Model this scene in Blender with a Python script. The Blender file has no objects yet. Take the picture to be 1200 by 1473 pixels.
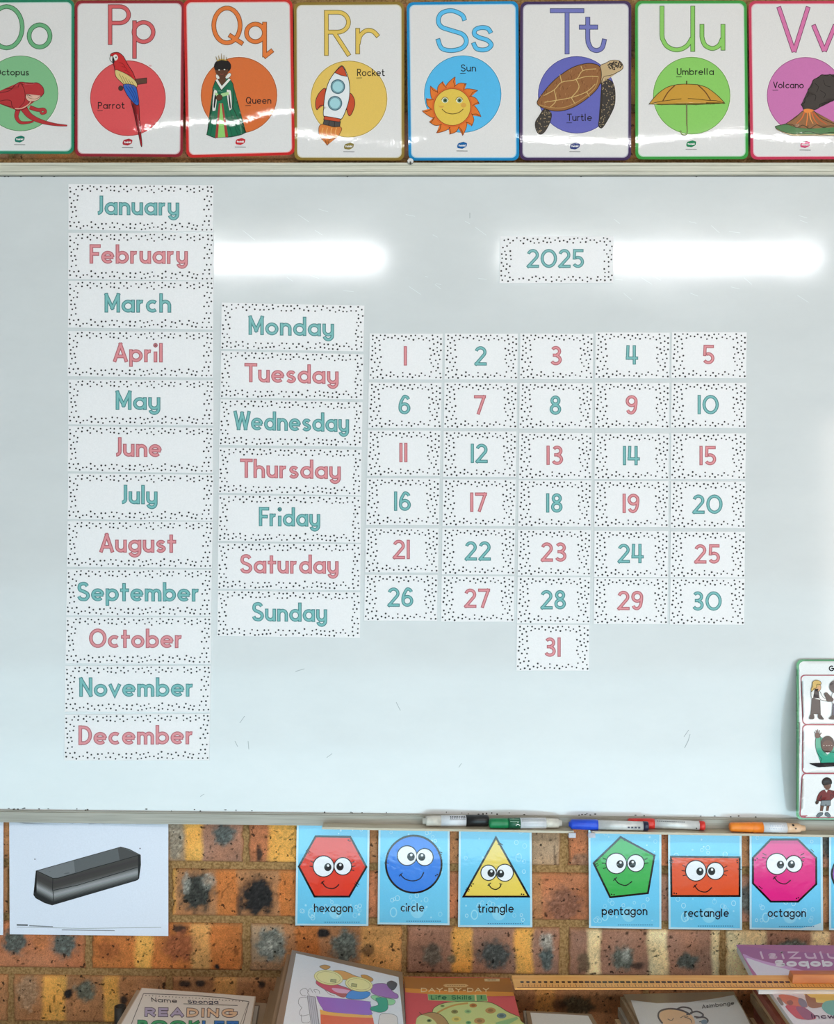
import bpy, bmesh, math, random
from mathutils import Vector, noise
PI = math.pi
C = bpy.context.scene.collection

# ------------------------------------------------------------------ frame of the place
S = 0.0013            # metres of board plane per photo pixel
D = 2.0               # camera to board plane
ZC = 1.55             # camera height
CAM = Vector((0, -D, ZC))
CX, CY = 600.0, 736.5

# ------------------------------------------------------------------ camera, world, lights
cam_d = bpy.data.cameras.new('camera')
cam = bpy.data.objects.new('camera', cam_d); C.objects.link(cam)
cam.location = CAM; cam.rotation_euler = (PI/2, 0, 0)
cam_d.sensor_fit = 'VERTICAL'; cam_d.sensor_height = 24.0
cam_d.lens = 24.0*D/(1473*S); cam_d.clip_start = 0.05
sc = bpy.context.scene
sc.camera = cam
sc.view_settings.view_transform = 'Standard'; sc.view_settings.look = 'None'
sc.view_settings.gamma = 1; sc.view_settings.use_curve_mapping = False
sc.view_settings.exposure = 0.0

world = bpy.data.worlds.new('daylight'); sc.world = world; world.use_nodes = True
wb = world.node_tree.nodes['Background']
wb.inputs[0].default_value = (1.0, 0.89, 0.82, 1); wb.inputs[1].default_value = 0.20

def area(name, loc, target, sx, sy, power, col):
    l = bpy.data.lights.new(name, 'AREA'); l.shape = 'RECTANGLE'; l.size = sx; l.size_y = sy
    l.energy = power; l.color = col
    o = bpy.data.objects.new(name, l); C.objects.link(o); o.location = loc
    o.rotation_euler = (Vector(target)-Vector(loc)).to_track_quat('-Z', 'Y').to_euler()
    return o
# daylight from the windows on the right of the room; added bluish fill bands low behind the camera brighten the lower board
area('window_daylight', (2.9, -3.0, 1.3), (0, 0, 0.95), 2.0, 1.5, 36, (1.0, 0.86, 0.76))
for zc_, pw in ((0.2, 36), (0.6, 25), (1.0, 11)):
    area('low_fill', (0.1, -3.1, zc_), (0, 0, 0.45+zc_*.45), 5.0, 0.4, pw, (0.58, 0.88, 1.0))
TUBE_STRENGTH = 48.0

# ------------------------------------------------------------------ materials
def lin(c):
    c = c/255.0
    return c/12.92 if c <= 0.04045 else ((c+0.055)/1.055)**2.4
MATS = {}
GLOSS = {'paper': (0.6, 0.3), 'card': (0.38, 0.4), 'lam': (0.045, 0.5), 'soft': (0.3, 0.4)}
def mat(col, fin='paper'):
    key = (tuple(col), fin)
    if key in MATS: return MATS[key]
    m = bpy.data.materials.new('%s_%02x%02x%02x' % ((fin,)+tuple(int(v) for v in col)))
    m.use_nodes = True
    nt = m.node_tree; b = nt.nodes['Principled BSDF']
    base = (lin(col[0]), lin(col[1]), lin(col[2]), 1)
    r, sp = GLOSS[fin]
    b.inputs['Roughness'].default_value = r
    b.inputs['Specular IOR Level'].default_value = sp
    # fine paper / ink mottling
    geo = nt.nodes.new('ShaderNodeNewGeometry')
    n = nt.nodes.new('ShaderNodeTexNoise'); n.inputs['Scale'].default_value = 420; n.inputs['Detail'].default_value = 2
    nt.links.new(geo.outputs['Position'], n.inputs['Vector'])
    mr = nt.nodes.new('ShaderNodeMapRange'); mr.inputs[1].default_value = 0.3; mr.inputs[2].default_value = 0.7
    mr.inputs[3].default_value = 0.975; mr.inputs[4].default_value = 1.025
    nt.links.new(n.outputs[0], mr.inputs[0])
    mx = nt.nodes.new('ShaderNodeMix'); mx.data_type = 'RGBA'; mx.blend_type = 'MULTIPLY'; mx.inputs[0].default_value = 1
    mx.inputs[6].default_value = base
    nt.links.new(mr.outputs[0], mx.inputs[7]); nt.links.new(mx.outputs[2], b.inputs['Base Color'])
    if fin == 'lam':
        n2 = nt.nodes.new('ShaderNodeTexNoise'); n2.inputs['Scale'].default_value = 110; n2.inputs['Detail'].default_value = 4
        nt.links.new(geo.outputs['Position'], n2.inputs['Vector'])
        bp = nt.nodes.new('ShaderNodeBump'); bp.inputs['Strength'].default_value = 0.3; bp.inputs['Distance'].default_value = 0.0007
        nt.links.new(n2.outputs[0], bp.inputs['Height']); nt.links.new(bp.outputs[0], b.inputs['Normal'])
    MATS[key] = m
    return m

def node_mat(name, rough=0.5, spec=0.5, metal=0.0):
    m = bpy.data.materials.new(name); m.use_nodes = True
    b = m.node_tree.nodes['Principled BSDF']
    b.inputs['Roughness'].default_value = rough; b.inputs['Specular IOR Level'].default_value = spec
    b.inputs['Metallic'].default_value = metal
    return m, m.node_tree, b
def N(nt, t, **kw):
    n = nt.nodes.new(t)
    for k, v in kw.items(): setattr(n, k, v)
    return n
def noise_col(nt, b, c1, c2, scale, stretch=(1,1,1), detail=4, lo=0.35, hi=0.65):
    geo = N(nt, 'ShaderNodeNewGeometry'); mp = N(nt, 'ShaderNodeMapping'); mp.inputs['Scale'].default_value = stretch
    n = N(nt, 'ShaderNodeTexNoise'); n.inputs['Scale'].default_value = scale; n.inputs['Detail'].default_value = detail
    r = N(nt, 'ShaderNodeValToRGB')
    r.color_ramp.elements[0].position = lo; r.color_ramp.elements[1].position = hi
    r.color_ramp.elements[0].color = (*[lin(v) for v in c1], 1); r.color_ramp.elements[1].color = (*[lin(v) for v in c2], 1)
    nt.links.new(geo.outputs['Position'], mp.inputs[0]); nt.links.new(mp.outputs[0], n.inputs['Vector'])
    nt.links.new(n.outputs[0], r.inputs[0]); nt.links.new(r.outputs[0], b.inputs['Base Color'])
    return n, r

# ------------------------------------------------------------------ object helpers
def link(name, me, parent=None):
    o = bpy.data.objects.new(name, me); C.objects.link(o)
    if parent: o.parent = parent
    return o
def tag(o, label=None, cat=None, group=None, kind=None):
    if label: o['label'] = label
    if cat: o['category'] = cat
    if group: o['group'] = group
    if kind: o['kind'] = kind
    return o
def empty(name, loc, label, cat, group=None):
    o = bpy.data.objects.new(name, None); C.objects.link(o); o.location = loc; o.empty_display_size = 0.02
    return tag(o, label, cat, group)
def box_bm(bm, p0, p1, mi=0):
    x0, y0, z0 = p0; x1, y1, z1 = p1
    v = [bm.verts.new(p) for p in ((x0,y0,z0),(x1,y0,z0),(x1,y1,z0),(x0,y1,z0),(x0,y0,z1),(x1,y0,z1),(x1,y1,z1),(x0,y1,z1))]
    for f in ((0,3,2,1),(4,5,6,7),(0,1,5,4),(1,2,6,5),(2,3,7,6),(3,0,4,7)):
        bm.faces.new([v[i] for i in f]).material_index = mi
def hexa_bm(bm, pts, mi=0):      # 8 corners: bottom ring then top ring
    v = [bm.verts.new(p) for p in pts]
    for f in ((0,3,2,1),(4,5,6,7),(0,1,5,4),(1,2,6,5),(2,3,7,6),(3,0,4,7)):
        bm.faces.new([v[i] for i in f]).material_index = mi
def bm_obj(name, bm, mats, parent=None, origin=Vector((0,0,0)), bevel=0, smooth=False):
    bmesh.ops.recalc_face_normals(bm, faces=bm.faces[:])
    if bevel: bmesh.ops.bevel(bm, geom=bm.edges[:], offset=bevel, segments=2, affect='EDGES', profile=0.5)
    bmesh.ops.translate(bm, verts=bm.verts[:], vec=-Vector(origin))
    if smooth:
        for f in bm.faces: f.smooth = True
    me = bpy.data.meshes.new(name); bm.to_mesh(me); bm.free()
    for m in (mats if isinstance(mats, (list, tuple)) else [mats]): me.materials.append(m)
    o = link(name, me, parent)
    if not parent: o.location = origin
    return o

def W(px, py, Y=0.0):
    k = (D+Y)/D
    return Vector(((px-CX)*S*k, Y, ZC-(py-CY)*S*k))
def Hz(px, py, z):               # point of the horizontal plane at height z
    k = (ZC-z)/((py-CY)*S)
    return Vector(((px-CX)*S*k, D*(k-1), z))

# ------------------------------------------------------------------ flat printed artwork on a surface
def arc(cx, cy, rx, ry, a0, a1, n=14):
    return [(cx+rx*math.cos(math.radians(a0+(a1-a0)*i/n)), cy+ry*math.sin(math.radians(a0+(a1-a0)*i/n))) for i in range(n+1)]
def spl(pts, closed=False, n=6):
    out = []; m = len(pts)
    rng = range(m) if closed else range(m-1)
    for i in rng:
        if closed: p0, p1, p2, p3 = pts[(i-1) % m], pts[i], pts[(i+1) % m], pts[(i+2) % m]
        else: p0, p1, p2, p3 = pts[max(i-1,0)], pts[i], pts[i+1], pts[min(i+2,m-1)]
        for j in range(n):
            t = j/n; t2 = t*t; t3 = t2*t
            out.append(tuple(0.5*(2*p1[k]+(-p0[k]+p2[k])*t+(2*p0[k]-5*p1[k]+4*p2[k]-p3[k])*t2+(-p0[k]+3*p1[k]-3*p2[k]+p3[k])*t3) for k in (0,1)))
    if not closed: out.append(tuple(pts[-1]))
    return out
def crop(s, ox, oy):
    return lambda pts: [(x/s+ox, y/s+oy) for x, y in pts]

LEV = 0.00011
class Art:
    """Printed shapes in photo-pixel coordinates; mp(px, py, off) puts them on the thing's surface."""
    def __init__(self, mp, fin='paper', base=0, LEV=LEV):
        self.mp = mp; self.LEV = LEV; self.fin = fin; self.base = base
        self.polys = []; self.n = 0
    def poly(self, pts, col, lev=0):
        a = sum(pts[i][0]*pts[(i+1) % len(pts)][1]-pts[(i+1) % len(pts)][0]*pts[i][1] for i in range(len(pts)))
        if abs(a) < 1e-6: return
        if a > 0: pts = pts[::-1]
        self.n += 1
        self.polys.append((pts, (lev+self.base)*self.LEV + (self.n % 40)*2e-6, tuple(col)))
    def disc(self, cx, cy, rx, ry, col, lev=0, n=28, rot=0):
        c, s = math.cos(math.radians(rot)), math.sin(math.radians(rot))
        self.poly([(cx+rx*math.cos(t)*c-ry*math.sin(t)*s, cy+rx*math.cos(t)*s+ry*math.sin(t)*c) for t in (2*PI*i/n for i in range(n))], col, lev)
    def stroke(self, pts, w, col, lev=0, closed=False, shrink=0, taper=None):
        pts = [Vector((p[0], p[1])) for p in pts]
        q = [pts[0]]
        for p in pts[1:]:
            if (p-q[-1]).length > 1e-4: q.append(p)
        pts = q
        if closed and (pts[0]-pts[-1]).length < 1e-4: pts.pop()
        if len(pts) < 2: return
        if shrink and not closed:
            d = (pts[1]-pts[0]); pts[0] = pts[0]+d.normalized()*min(shrink, d.length*.8)
            d = (pts[-2]-pts[-1]); pts[-1] = pts[-1]+d.normalized()*min(shrink, d.length*.8)
        n = len(pts); L = []; R = []
        for i in range(n):
            if closed: a, b = pts[i-1], pts[(i+1) % n]
            else: a, b = pts[max(i-1,0)], pts[min(i+1,n-1)]
            d1 = (pts[i]-a).normalized() if (pts[i]-a).length > 1e-9 else None
            d2 = (b-pts[i]).normalized() if (b-pts[i]).length > 1e-9 else None
            d1 = d1 or d2; d2 = d2 or d1
            n1 = Vector((-d1.y, d1.x)); n2 = Vector((-d2.y, d2.x))
            m = n1+n2
            if m.length < 1e-6: m = n1
            m.normalize(); k = 1/max(0.45, m.dot(n1))
            ww = w/2 if taper is None else (w+(taper-w)*i/(n-1))/2
            L.append(pts[i]+m*ww*k); R.append(pts[i]-m*ww*k)
        lv = (lev+self.base)*self.LEV; self.n += 1
        off = lv+(self.n % 40)*2e-6
        for i in range(n if closed else n-1):
            j = (i+1) % n
            quad = [tuple(L[i]), tuple(L[j]), tuple(R[j]), tuple(R[i])]
            a = sum(quad[t][0]*quad[(t+1) % 4][1]-quad[(t+1) % 4][0]*quad[t][1] for t in range(4))
            if abs(a) < 1e-7: continue
            if a > 0: quad = quad[::-1]
            self.polys.append((quad, off, tuple(col)))
    def oshape(self, pts, col, lev, oc=(40,30,30), ow=1.0):     # filled shape with an ink outline
        self.poly(pts, col, lev)
        if ow: self.stroke(pts, ow, oc, lev+0.5, closed=True)
    def ostroke(self, pts, w, col, oc, t, lev=0, closed=False):
        self.stroke(pts, w, oc, lev, closed)
        self.stroke(pts, w-2*t, col, lev+1, closed, shrink=t)
    def text(self, s, x0, x1, yb, xh, col, w, lev=0, H=1.45, oc=None, t=1.0, slope=0.0, shear=0.0, gap=0.42, style='card', cols=None):
        """Monoline lettering from x0 to x1 on baseline yb with x-height xh (outer)."""
        xi = xh-w if s.upper() != s or True else xh
        adv = []; x = 0.0
        for ch in s:
            st, wd = glyph(ch, H, style)
            adv.append((x, st)); x += wd+gap
        tot = x-gap
        sx = (x1-x0-w)/tot if x1 is not None else xi
        if x1 is None: x0 = x0-(tot*xi)/2-w/2      # centred on x0
        for k, (ax, st) in enumerate(adv):
            c = cols[k] if cols else col
            for (pts, cl) in st:
                P = []
                for (gx, gy) in pts:
                    X = x0+w/2+(ax+gx)*sx; Yy = (yb-w/2)-gy*xi
                    X += (yb-Yy)*shear
                    P.append((X, Yy+(X-x0)*slope))
                # butt terminals reach the outer box
                if oc: self.ostroke(ext(P, w/2, cl), w, c, oc, t, lev, cl)
                else: self.stroke(ext(P, w/2, cl), w, c, lev, cl)
    def build(self, name, parent=None, origin=Vector((0,0,0)), cuts=(), ucuts=(), slab=None):
        bm = bmesh.new(); cols = []
        for pts, off, col in self.polys:
            if col not in cols: cols.append(col)
            vs = [bm.verts.new((x, -y, off)) for x, y in pts]
            try: f = bm.faces.new(vs)
            except ValueError: continue
            f.material_index = cols.index(col)
        if slab:                                      # (outline, colour, thickness): the sheet's back and edges
            pts, col, th = slab
            if col not in cols: cols.append(col)
            a = sum(pts[i][0]*pts[(i+1) % len(pts)][1]-pts[(i+1) % len(pts)][0]*pts[i][1] for i in range(len(pts)))
            if a > 0: pts = pts[::-1]
            fr = [bm.verts.new((x, -y, self.base*self.LEV)) for x, y in pts]; bk = [bm.verts.new((x, -y, -th)) for x, y in pts]
            mi = cols.index(col)
            for i in range(len(pts)):
                j = (i+1) % len(pts)
                bm.faces.new([fr[i], bk[i], bk[j], fr[j]]).material_index = mi
            bm.faces.new(bk[::-1]).material_index = mi
        if cuts or ucuts:
            bmesh.ops.triangulate(bm, faces=[f for f in bm.faces if len(f.verts) > 4], ngon_method='EAR_CLIP')
            for y in cuts:
                bmesh.ops.bisect_plane(bm, geom=bm.verts[:]+bm.edges[:]+bm.faces[:], plane_co=(0,-y,0), plane_no=(0,1,0))
            for x in ucuts:
                bmesh.ops.bisect_plane(bm, geom=bm.verts[:]+bm.edges[:]+bm.faces[:], plane_co=(x,0,0), plane_no=(1,0,0))
        for v in bm.verts:
            v.co = self.mp(v.co.x, -v.co.y, v.co.z)-Vector(origin)
        if cuts or ucuts:
            for f in bm.faces: f.smooth = True
        me = bpy.data.meshes.new(name); bm.to_mesh(me); bm.free()
        for c in cols: me.materials.append(mat(c, self.fin))
        o = link(name, me, parent)
        if not parent: o.location = origin
        return o
def ext(P, e, closed):
    """Lengthen open strokes whose end runs straight, so letters reach their box."""
    if closed or len(P) < 2: return P
    P = list(P)
    def out(a, b):
        l = math.hypot(a[0]-b[0], a[1]-b[1])
        return (a[0]+(a[0]-b[0])/l*e, a[1]+(a[1]-b[1])/l*e) if l > e*1.3 else a
    P[0], P[-1] = out(P[0], P[1]), out(P[-1], P[-2])
    return P

# ------------------------------------------------------------------ monoline alphabet (x-height 1, y up)
def circ(cx=0.5, cy=0.5, r=0.5, ry=None): return (arc(cx, cy, r, ry or r, 0, 360, 22)[:-1], True)
def ln(*p): return (list(p), False)
def glyph(ch, H, style='card'):
    A = lambda *a: (arc(*a), False)
    lo = {
     'a': ([circ(), ln((1,1),(1,0))], 1), 'b': ([ln((0,H),(0,0)), circ()], 1), 'c': ([A(.5,.5,.5,.5,48,312)], .86),
     'd': ([circ(), ln((1,H),(1,0))], 1), 'e': ([(arc(.5,.5,.5,.5,0,318,20), False), ln((.1,.5),(.9,.5))], 1),
     'f': ([(arc(.5,H-.32,.32,.32,70,180,8)+[(.18,0)], False), ln((0,1),(.5,1))], .55),
     'g': ([circ(), (([(1,1),(1,0)]+arc(.5,-.05,.5,.48,0,-165,14)), False)], 1),
     'h': ([ln((0,H),(0,0)), (arc(.42,.58,.42,.42,180,0,12)+[(.84,0)], False)], .84),
     'i': ([ln((0,.78),(0,0)), (arc(0,H-.05,.04,.04,0,360,8)[:-1], True)], .04),
     'j': ([ln((0,1),(0,-.4))], .1),
     'k': ([ln((0,H),(0,0)), ln((.7,.95),(.05,.42)), ln((.25,.55),(.75,.05))], .75), 'l': ([ln((0,H),(0,0))], 0.02),
     'm': ([ln((0,1),(0,0)), (arc(.34,.62,.34,.38,180,0,10)+[(.68,0)], False), (arc(1.02,.62,.34,.38,180,0,10)+[(1.36,0)], False)], 1.36),
     'n': ([ln((0,1),(0,0)), (arc(.42,.58,.42,.42,180,0,12)+[(.84,0)], False)], .84), 'o': ([circ()], 1),
     'p': ([ln((0,1),(0,-.5)), circ()], 1), 'q': ([circ(), ln((1,1),(1,-.5))], 1),
     'r': ([ln((0,1),(0,0)), A(.4,.6,.4,.4,180,75,8)], .46),
     's': ([(spl([(.68,.84),(.5,.98),(.22,.97),(.06,.76),(.2,.56),(.5,.45),(.68,.25),(.52,.03),(.22,.0),(0,.16)]), False)], .7),
     't': ([ln((.22,H*.93),(.22,0)), ln((0,1),(.55,1))], .55),
     'u': ([([(0,1),(0,.42)]+arc(.42,.42,.42,.42,180,360,12), False), ln((.84,1),(.84,0))], .84),
     'v': ([([(0,1),(.42,0),(.84,1)], False)], .84), 'w': ([([(0,1),(.3,0),(.6,.95),(.9,0),(1.2,1)], False)], 1.2),
     'x': ([ln((0,.95),(.75,.03)), ln((.75,.95),(0,.03))], .75),
     'y': ([([(0,1),(0,.42)]+arc(.42,.42,.42,.42,180,360,12), False), ([(.84,1),(.84,0)]+arc(.42,-.08,.42,.44,0,-165,12), False)], .84),
     'z': ([([(0,1),(.7,1),(0,0),(.75,0)], False)], .75),
    }
    if style == 'hand':
        lo['t'] = ([([(.2,H*.93),(.2,.25)]+arc(.45,.25,.25,.25,180,330,8), False), ln((0,1),(.5,1))], .62)
        lo['l'] = ([([(0,H),(0,.15)]+arc(.15,.15,.15,.15,180,270,5), False)], .2)
        lo['x'] = ([ln((0,.95),(.8,.03)), ln((.8,.95),(0,.03))], .8)
    if ch in lo: return lo[ch]
    h = H/2
    up = {
     'A': ([ln((0,0),(.55,H)), ln((.55,H),(1.1,0)), ln((.25,.42),(.85,.42))], 1.1),
     'B': ([ln((0,0),(0,H)), ([(0,H),(.4,H)]+arc(.4,H*.75,.35,H*.25,90,-90,8)+[(0,h)], False), ([(0,h),(.45,h)]+arc(.45,H*.25,.42,H*.25,90,-90,8)+[(0,0)], False)], .87),
     'C': ([(arc(.65,h,.65,h,50,310,16), False)], 1.05),
     'D': ([ln((0,-.02),(0,H+.02)), ([(0,H),(.35,H)]+arc(.35,h,.65,h,90,-90,14)+[(0,0)], False)], 1.0),
     'E': ([ln((0,0),(0,H)), ln((0,H),(.75,H)), ln((0,h),(.65,h)), ln((0,0),(.75,0))], .75),
     'F': ([ln((0,0),(0,H)), ln((0,H),(.78,H)), ln((0,h),(.62,h))], .7),
     'G': ([(arc(.7,h,.7,h,50,360,18), False), ln((.8,h),(1.4,h))], 1.4),
     'H': ([ln((0,0),(0,H)), ln((.95,0),(.95,H)), ln((0,h),(.95,h))], .95),
     'I': ([ln((0,0),(0,H))], .02),
     'J': ([([(.38,H),(.38,.35)]+arc(0,.35,.38,.35,0,-90,8), False)], .4),
     'K': ([ln((0,0),(0,H)), ln((.8,H),(.05,h*.85)), ln((.25,h),(.85,0))], .85),
     'L': ([ln((0,H),(0,0)), ln((0,0),(.7,0))], .7),
     'M': ([ln((0,0),(0,H)), ln((0,H),(.6,.3)), ln((.6,.3),(1.2,H)), ln((1.2,H),(1.2,0))], 1.2),
     'N': ([ln((0,0),(0,H)), ln((0,H),(.95,0)), ln((.95,0),(.95,H))], .95),
     'O': ([(arc(.72,h,.72,h,0,360,26)[:-1], True)], 1.44),
     'P': ([ln((0,0),(0,H)), ([(0,H),(.45,H)]+arc(.45,H*.73,.4,H*.27,90,-90,10)+[(0,H*.46)], False)], .85),
     'Q': ([(arc(.62,h,.62,h,0,360,26)[:-1], True), ln((.75,.4),(1.25,0))], 1.3),
     'R': ([ln((0,0),(0,H)), ([(0,H),(.45,H)]+arc(.45,H*.74,.38,H*.26,90,-90,10)+[(0,H*.48)], False), ln((.35,H*.48),(.85,0))], .85),
     'S': ([(spl([(.88,H*.84),(.7,H*.97),(.42,H),(.12,H*.92),(.05,H*.7),(.2,H*.57),(.5,H*.5),(.85,H*.38),(.95,H*.2),(.75,.04),(.45,0),(.15,.08),(0,H*.2)]), False)], .95),
     'T': ([ln((0,H),(.96,H)), ln((.48,H),(.48,0))], .9),
     'U': ([([(0,H),(0,.45)]+arc(.48,.45,.48,.45,180,360,12)+[(.96,H)], False)], .96),
     'V': ([ln((0,H),(.5,0)), ln((.5,0),(1,H))], 1.0),
     'W': ([ln((0,H),(.38,0)), ln((.38,0),(.78,H*.95)), ln((.78,H*.95),(1.18,0)), ln((1.18,0),(1.56,H))], 1.5),
     'Y': ([ln((0,H),(.5,h)), ln((1,H),(.5,h)), ln((.5,h),(.5,0))], 1.0),
     'Z': ([([(0,H),(.85,H),(0,0),(.9,0)], False)], .9),
     '0': ([(arc(.66,h,.66,h,0,360,24)[:-1], True)], 1.32),
     '1': ([ln((0,0),(0,H))], .02),
     '2': ([(arc(.44,H-.44,.44,.44,165,-32,12)+[(0,.0)], False), ln((.02,0),(.9,0))], .92),
     '3': ([(arc(.42,H-.37,.38,.37,150,-80,12), False), (arc(.42,.4,.44,.4,85,-155,14), False), ln((.28,h+.04),(.5,h+.04))], .88),
     '4': ([ln((.04,H),(0,.48)), ln((-.02,.48),(.9,.48)), ln((.68,H),(.68,0))], .88),
     '5': ([ln((.1,H),(.82,H)), ln((.1,H),(.06,.82)), (arc(.42,.44,.45,.44,118,-150,16), False)], .88),
     '6': ([(arc(.44,.44,.44,.44,0,360,20)[:-1], True), (spl([(0,.44),(.02,.8),(.14,1.18),(.42,H),(.72,H-.08),(.84,H-.28)]), False)], .88),
     '7': ([ln((0,H),(.88,H)), ln((.86,H),(.3,0))], .9),
     '8': ([(arc(.42,H-.35,.35,.35,0,360,18)[:-1], True), (arc(.42,.4,.42,.4,0,360,20)[:-1], True)], .84),
     '9': ([(arc(.44,H-.44,.44,.44,0,360,20)[:-1], True), (spl([(.88,H-.44),(.86,H-.8),(.74,.27),(.46,0),(.16,.08),(.04,.28)]), False)], .88),
     '-': ([ln((0,.5),(.4,.5))], .4), ':': ([ln((0,.8),(0,.78)), ln((0,.1),(0,.08))], .05), ' ': ([], .4),
    }
    return up.get(ch, ([], .5))

def quad_uv(q):
    """Bilinear helper for a sheet whose pixel corners are TL, TR, BR, BL."""
    def f(u, v):
        return ((q[0][0]*(1-u)+q[1][0]*u)*(1-v)+(q[3][0]*(1-u)+q[2][0]*u)*v, (q[0][1]*(1-u)+q[1][1]*u)*(1-v)+(q[3][1]*(1-u)+q[2][1]*u)*v)
    return f
def rrect(q, r, n=5, inset=0.0):
    """Rounded outline of a pixel quad."""
    f = quad_uv(q)
    w = math.hypot(q[1][0]-q[0][0], q[1][1]-q[0][1]); h = math.hypot(q[3][0]-q[0][0], q[3][1]-q[0][1])
    out = []
    for cx, cy, a0 in ((inset+r, inset+r, 180), (w-inset-r, inset+r, 270), (w-inset-r, h-inset-r, 0), (inset+r, h-inset-r, 90)):
        for i in range(n+1):
            a = math.radians(a0+90*i/n)
            out.append(f((cx+r*math.cos(a))/w, (cy+r*math.sin(a))/h))
    return out

# ================================================================== SETTING
YW = 0.022                       # face of the bricks behind the board plane
def tilt(px, py): return 0.0105*(px-300)*max(0.0, (py-736)/500.0)
MORTAR_ROWS = {1246: 0}
# what the photograph shows on single bricks: (row, joint) -> bands (x0, x1, colour), spots (x, y, rx, ry, colour, strength)
BR = {'or': (198,118,62), 'ye': (228,166,84), 'pa': (236,210,162), 'pu': (160,116,95), 'br': (176,122,82), 'rd': (184,116,80), 'gb': (168,138,110), 'tn': (210,152,90)}
DK = (58,58,54); BL = (88,96,94); WG = (170,168,158); BK = (40,38,38)
SHOW = {
 ('A',0): ([(100,243,'br'),(243,266,'gb'),(266,291,'ye'),(291,349,'pu')], [(322,1200,15,15,BL,.95),(252,1205,11,30,(150,140,125),.8)]),
 ('A',1): ([(356,386,'rd'),(386,430,'ye'),(430,580,'br')], [(373,1228,5,11,BK,.9)]),
 ('A',2): ([(586,700,'br'),(700,806,'gb')], []),
 ('A',3): ([(810,1040,'rd')], [(835,1232,14,10,(140,110,90),.7)]),
 ('B',1): ([(244,252,'ye'),(252,312,'br'),(312,342,'or'),(342,402,'br'),(402,466,'or')], [(283,1283,22,27,DK,1),(372,1290,24,26,BK,1),(300,1268,10,10,WG,.5),(268,1270,6,14,WG,.6),(345,1300,5,20,BK,.7)]),
 ('B',2): ([(470,694,'rd')], []), ('B',3): ([(698,780,'br'),(780,850,'rd'),(850,924,'br')], [(812,1296,24,24,(120,84,70),.8)]),
 ('C',-1): ([(-100,122,'rd')], [(21,1358,17,17,(84,92,88),.95),(92,1362,17,18,(88,98,94),.95),(60,1345,10,30,'or',.4)]),
 ('C',0): ([(130,195,'or'),(195,218,'ye'),(218,275,'or'),(275,302,'tn'),(302,350,'or')], [(260,1337,11,6,BK,.9),(258,1362,22,20,(150,84,56),.8),(312,1391,4,4,BK,1),(155,1370,18,15,(150,84,48),.6)]),
 ('C',1): ([(356,408,'gb'),(408,425,'br'),(425,460,'or'),(460,520,'br'),(520,578,'tn')], [(390,1358,20,22,(128,130,122),1),(388,1360,9,9,WG,.6),(497,1360,19,24,(100,106,100),1),(466,1340,8,7,BK,1),(530,1364,9,9,BK,.7),(380,1390,30,8,'br',.6)]),
 ('C',2): ([(586,651,'pu'),(651,679,'ye'),(679,741,'pu'),(741,767,'ye'),(767,808,'pu')], [(622,1369,14,16,(80,84,76),.95),(622,1369,26,26,(120,88,72),.3),(712,1368,22,19,(78,80,78),1),(787,1350,9,14,WG,.8),(786,1372,9,16,(92,100,98),1),(650,1375,6,6,(110,100,80),.9)]),
 ('C',3): ([(820,845,'pu'),(845,864,'pa'),(864,932,'pu'),(932,961,'pa'),(961,1025,'pu'),(1025,1044,'pa')], [(897,1372,15,17,(92,98,90),.95),(900,1366,6,10,WG,.6),(917,1381,9,5,BK,.8),(990,1374,14,11,(88,94,88),.95),(840,1378,9,14,(100,84,66),.8)]),
 ('C',4): ([(1054,1103,'pa'),(1103,1166,'pu'),(1166,1192,'pa'),(1192,1260,'pu')], [(1140,1352,20,12,(104,112,104),.95)]),
 ('D',-1): ([(-210,10,'br')], []),
 ('D',0): ([(20,60,'br'),(60,94,'ye'),(94,150,'br'),(150,172,'ye'),(172,240,'br')], [(123,1428,14,14,(100,104,92),.95),(98,1432,6,7,BK,1),(40,1430,14,26,'gb',.7),(178,1440,5,7,BK,.9)]),
 ('D',1): ([(249,310,'br'),(310,340,'tn'),(340,466,'br')], [(267,1416,8,5,BK,.9),(288,1415,6,5,BK,.9),(376,1415,5,5,BK,.9)]),
 ('D',3): ([(704,770,'br'),(770,798,'tn'),(798,925,'br')], [(830,1440,22,14,(92,84,66),.9),(805,1438,9,7,BK,.6)]),
 ('D',4): ([(930,1160,'br')], []),
}
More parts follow.
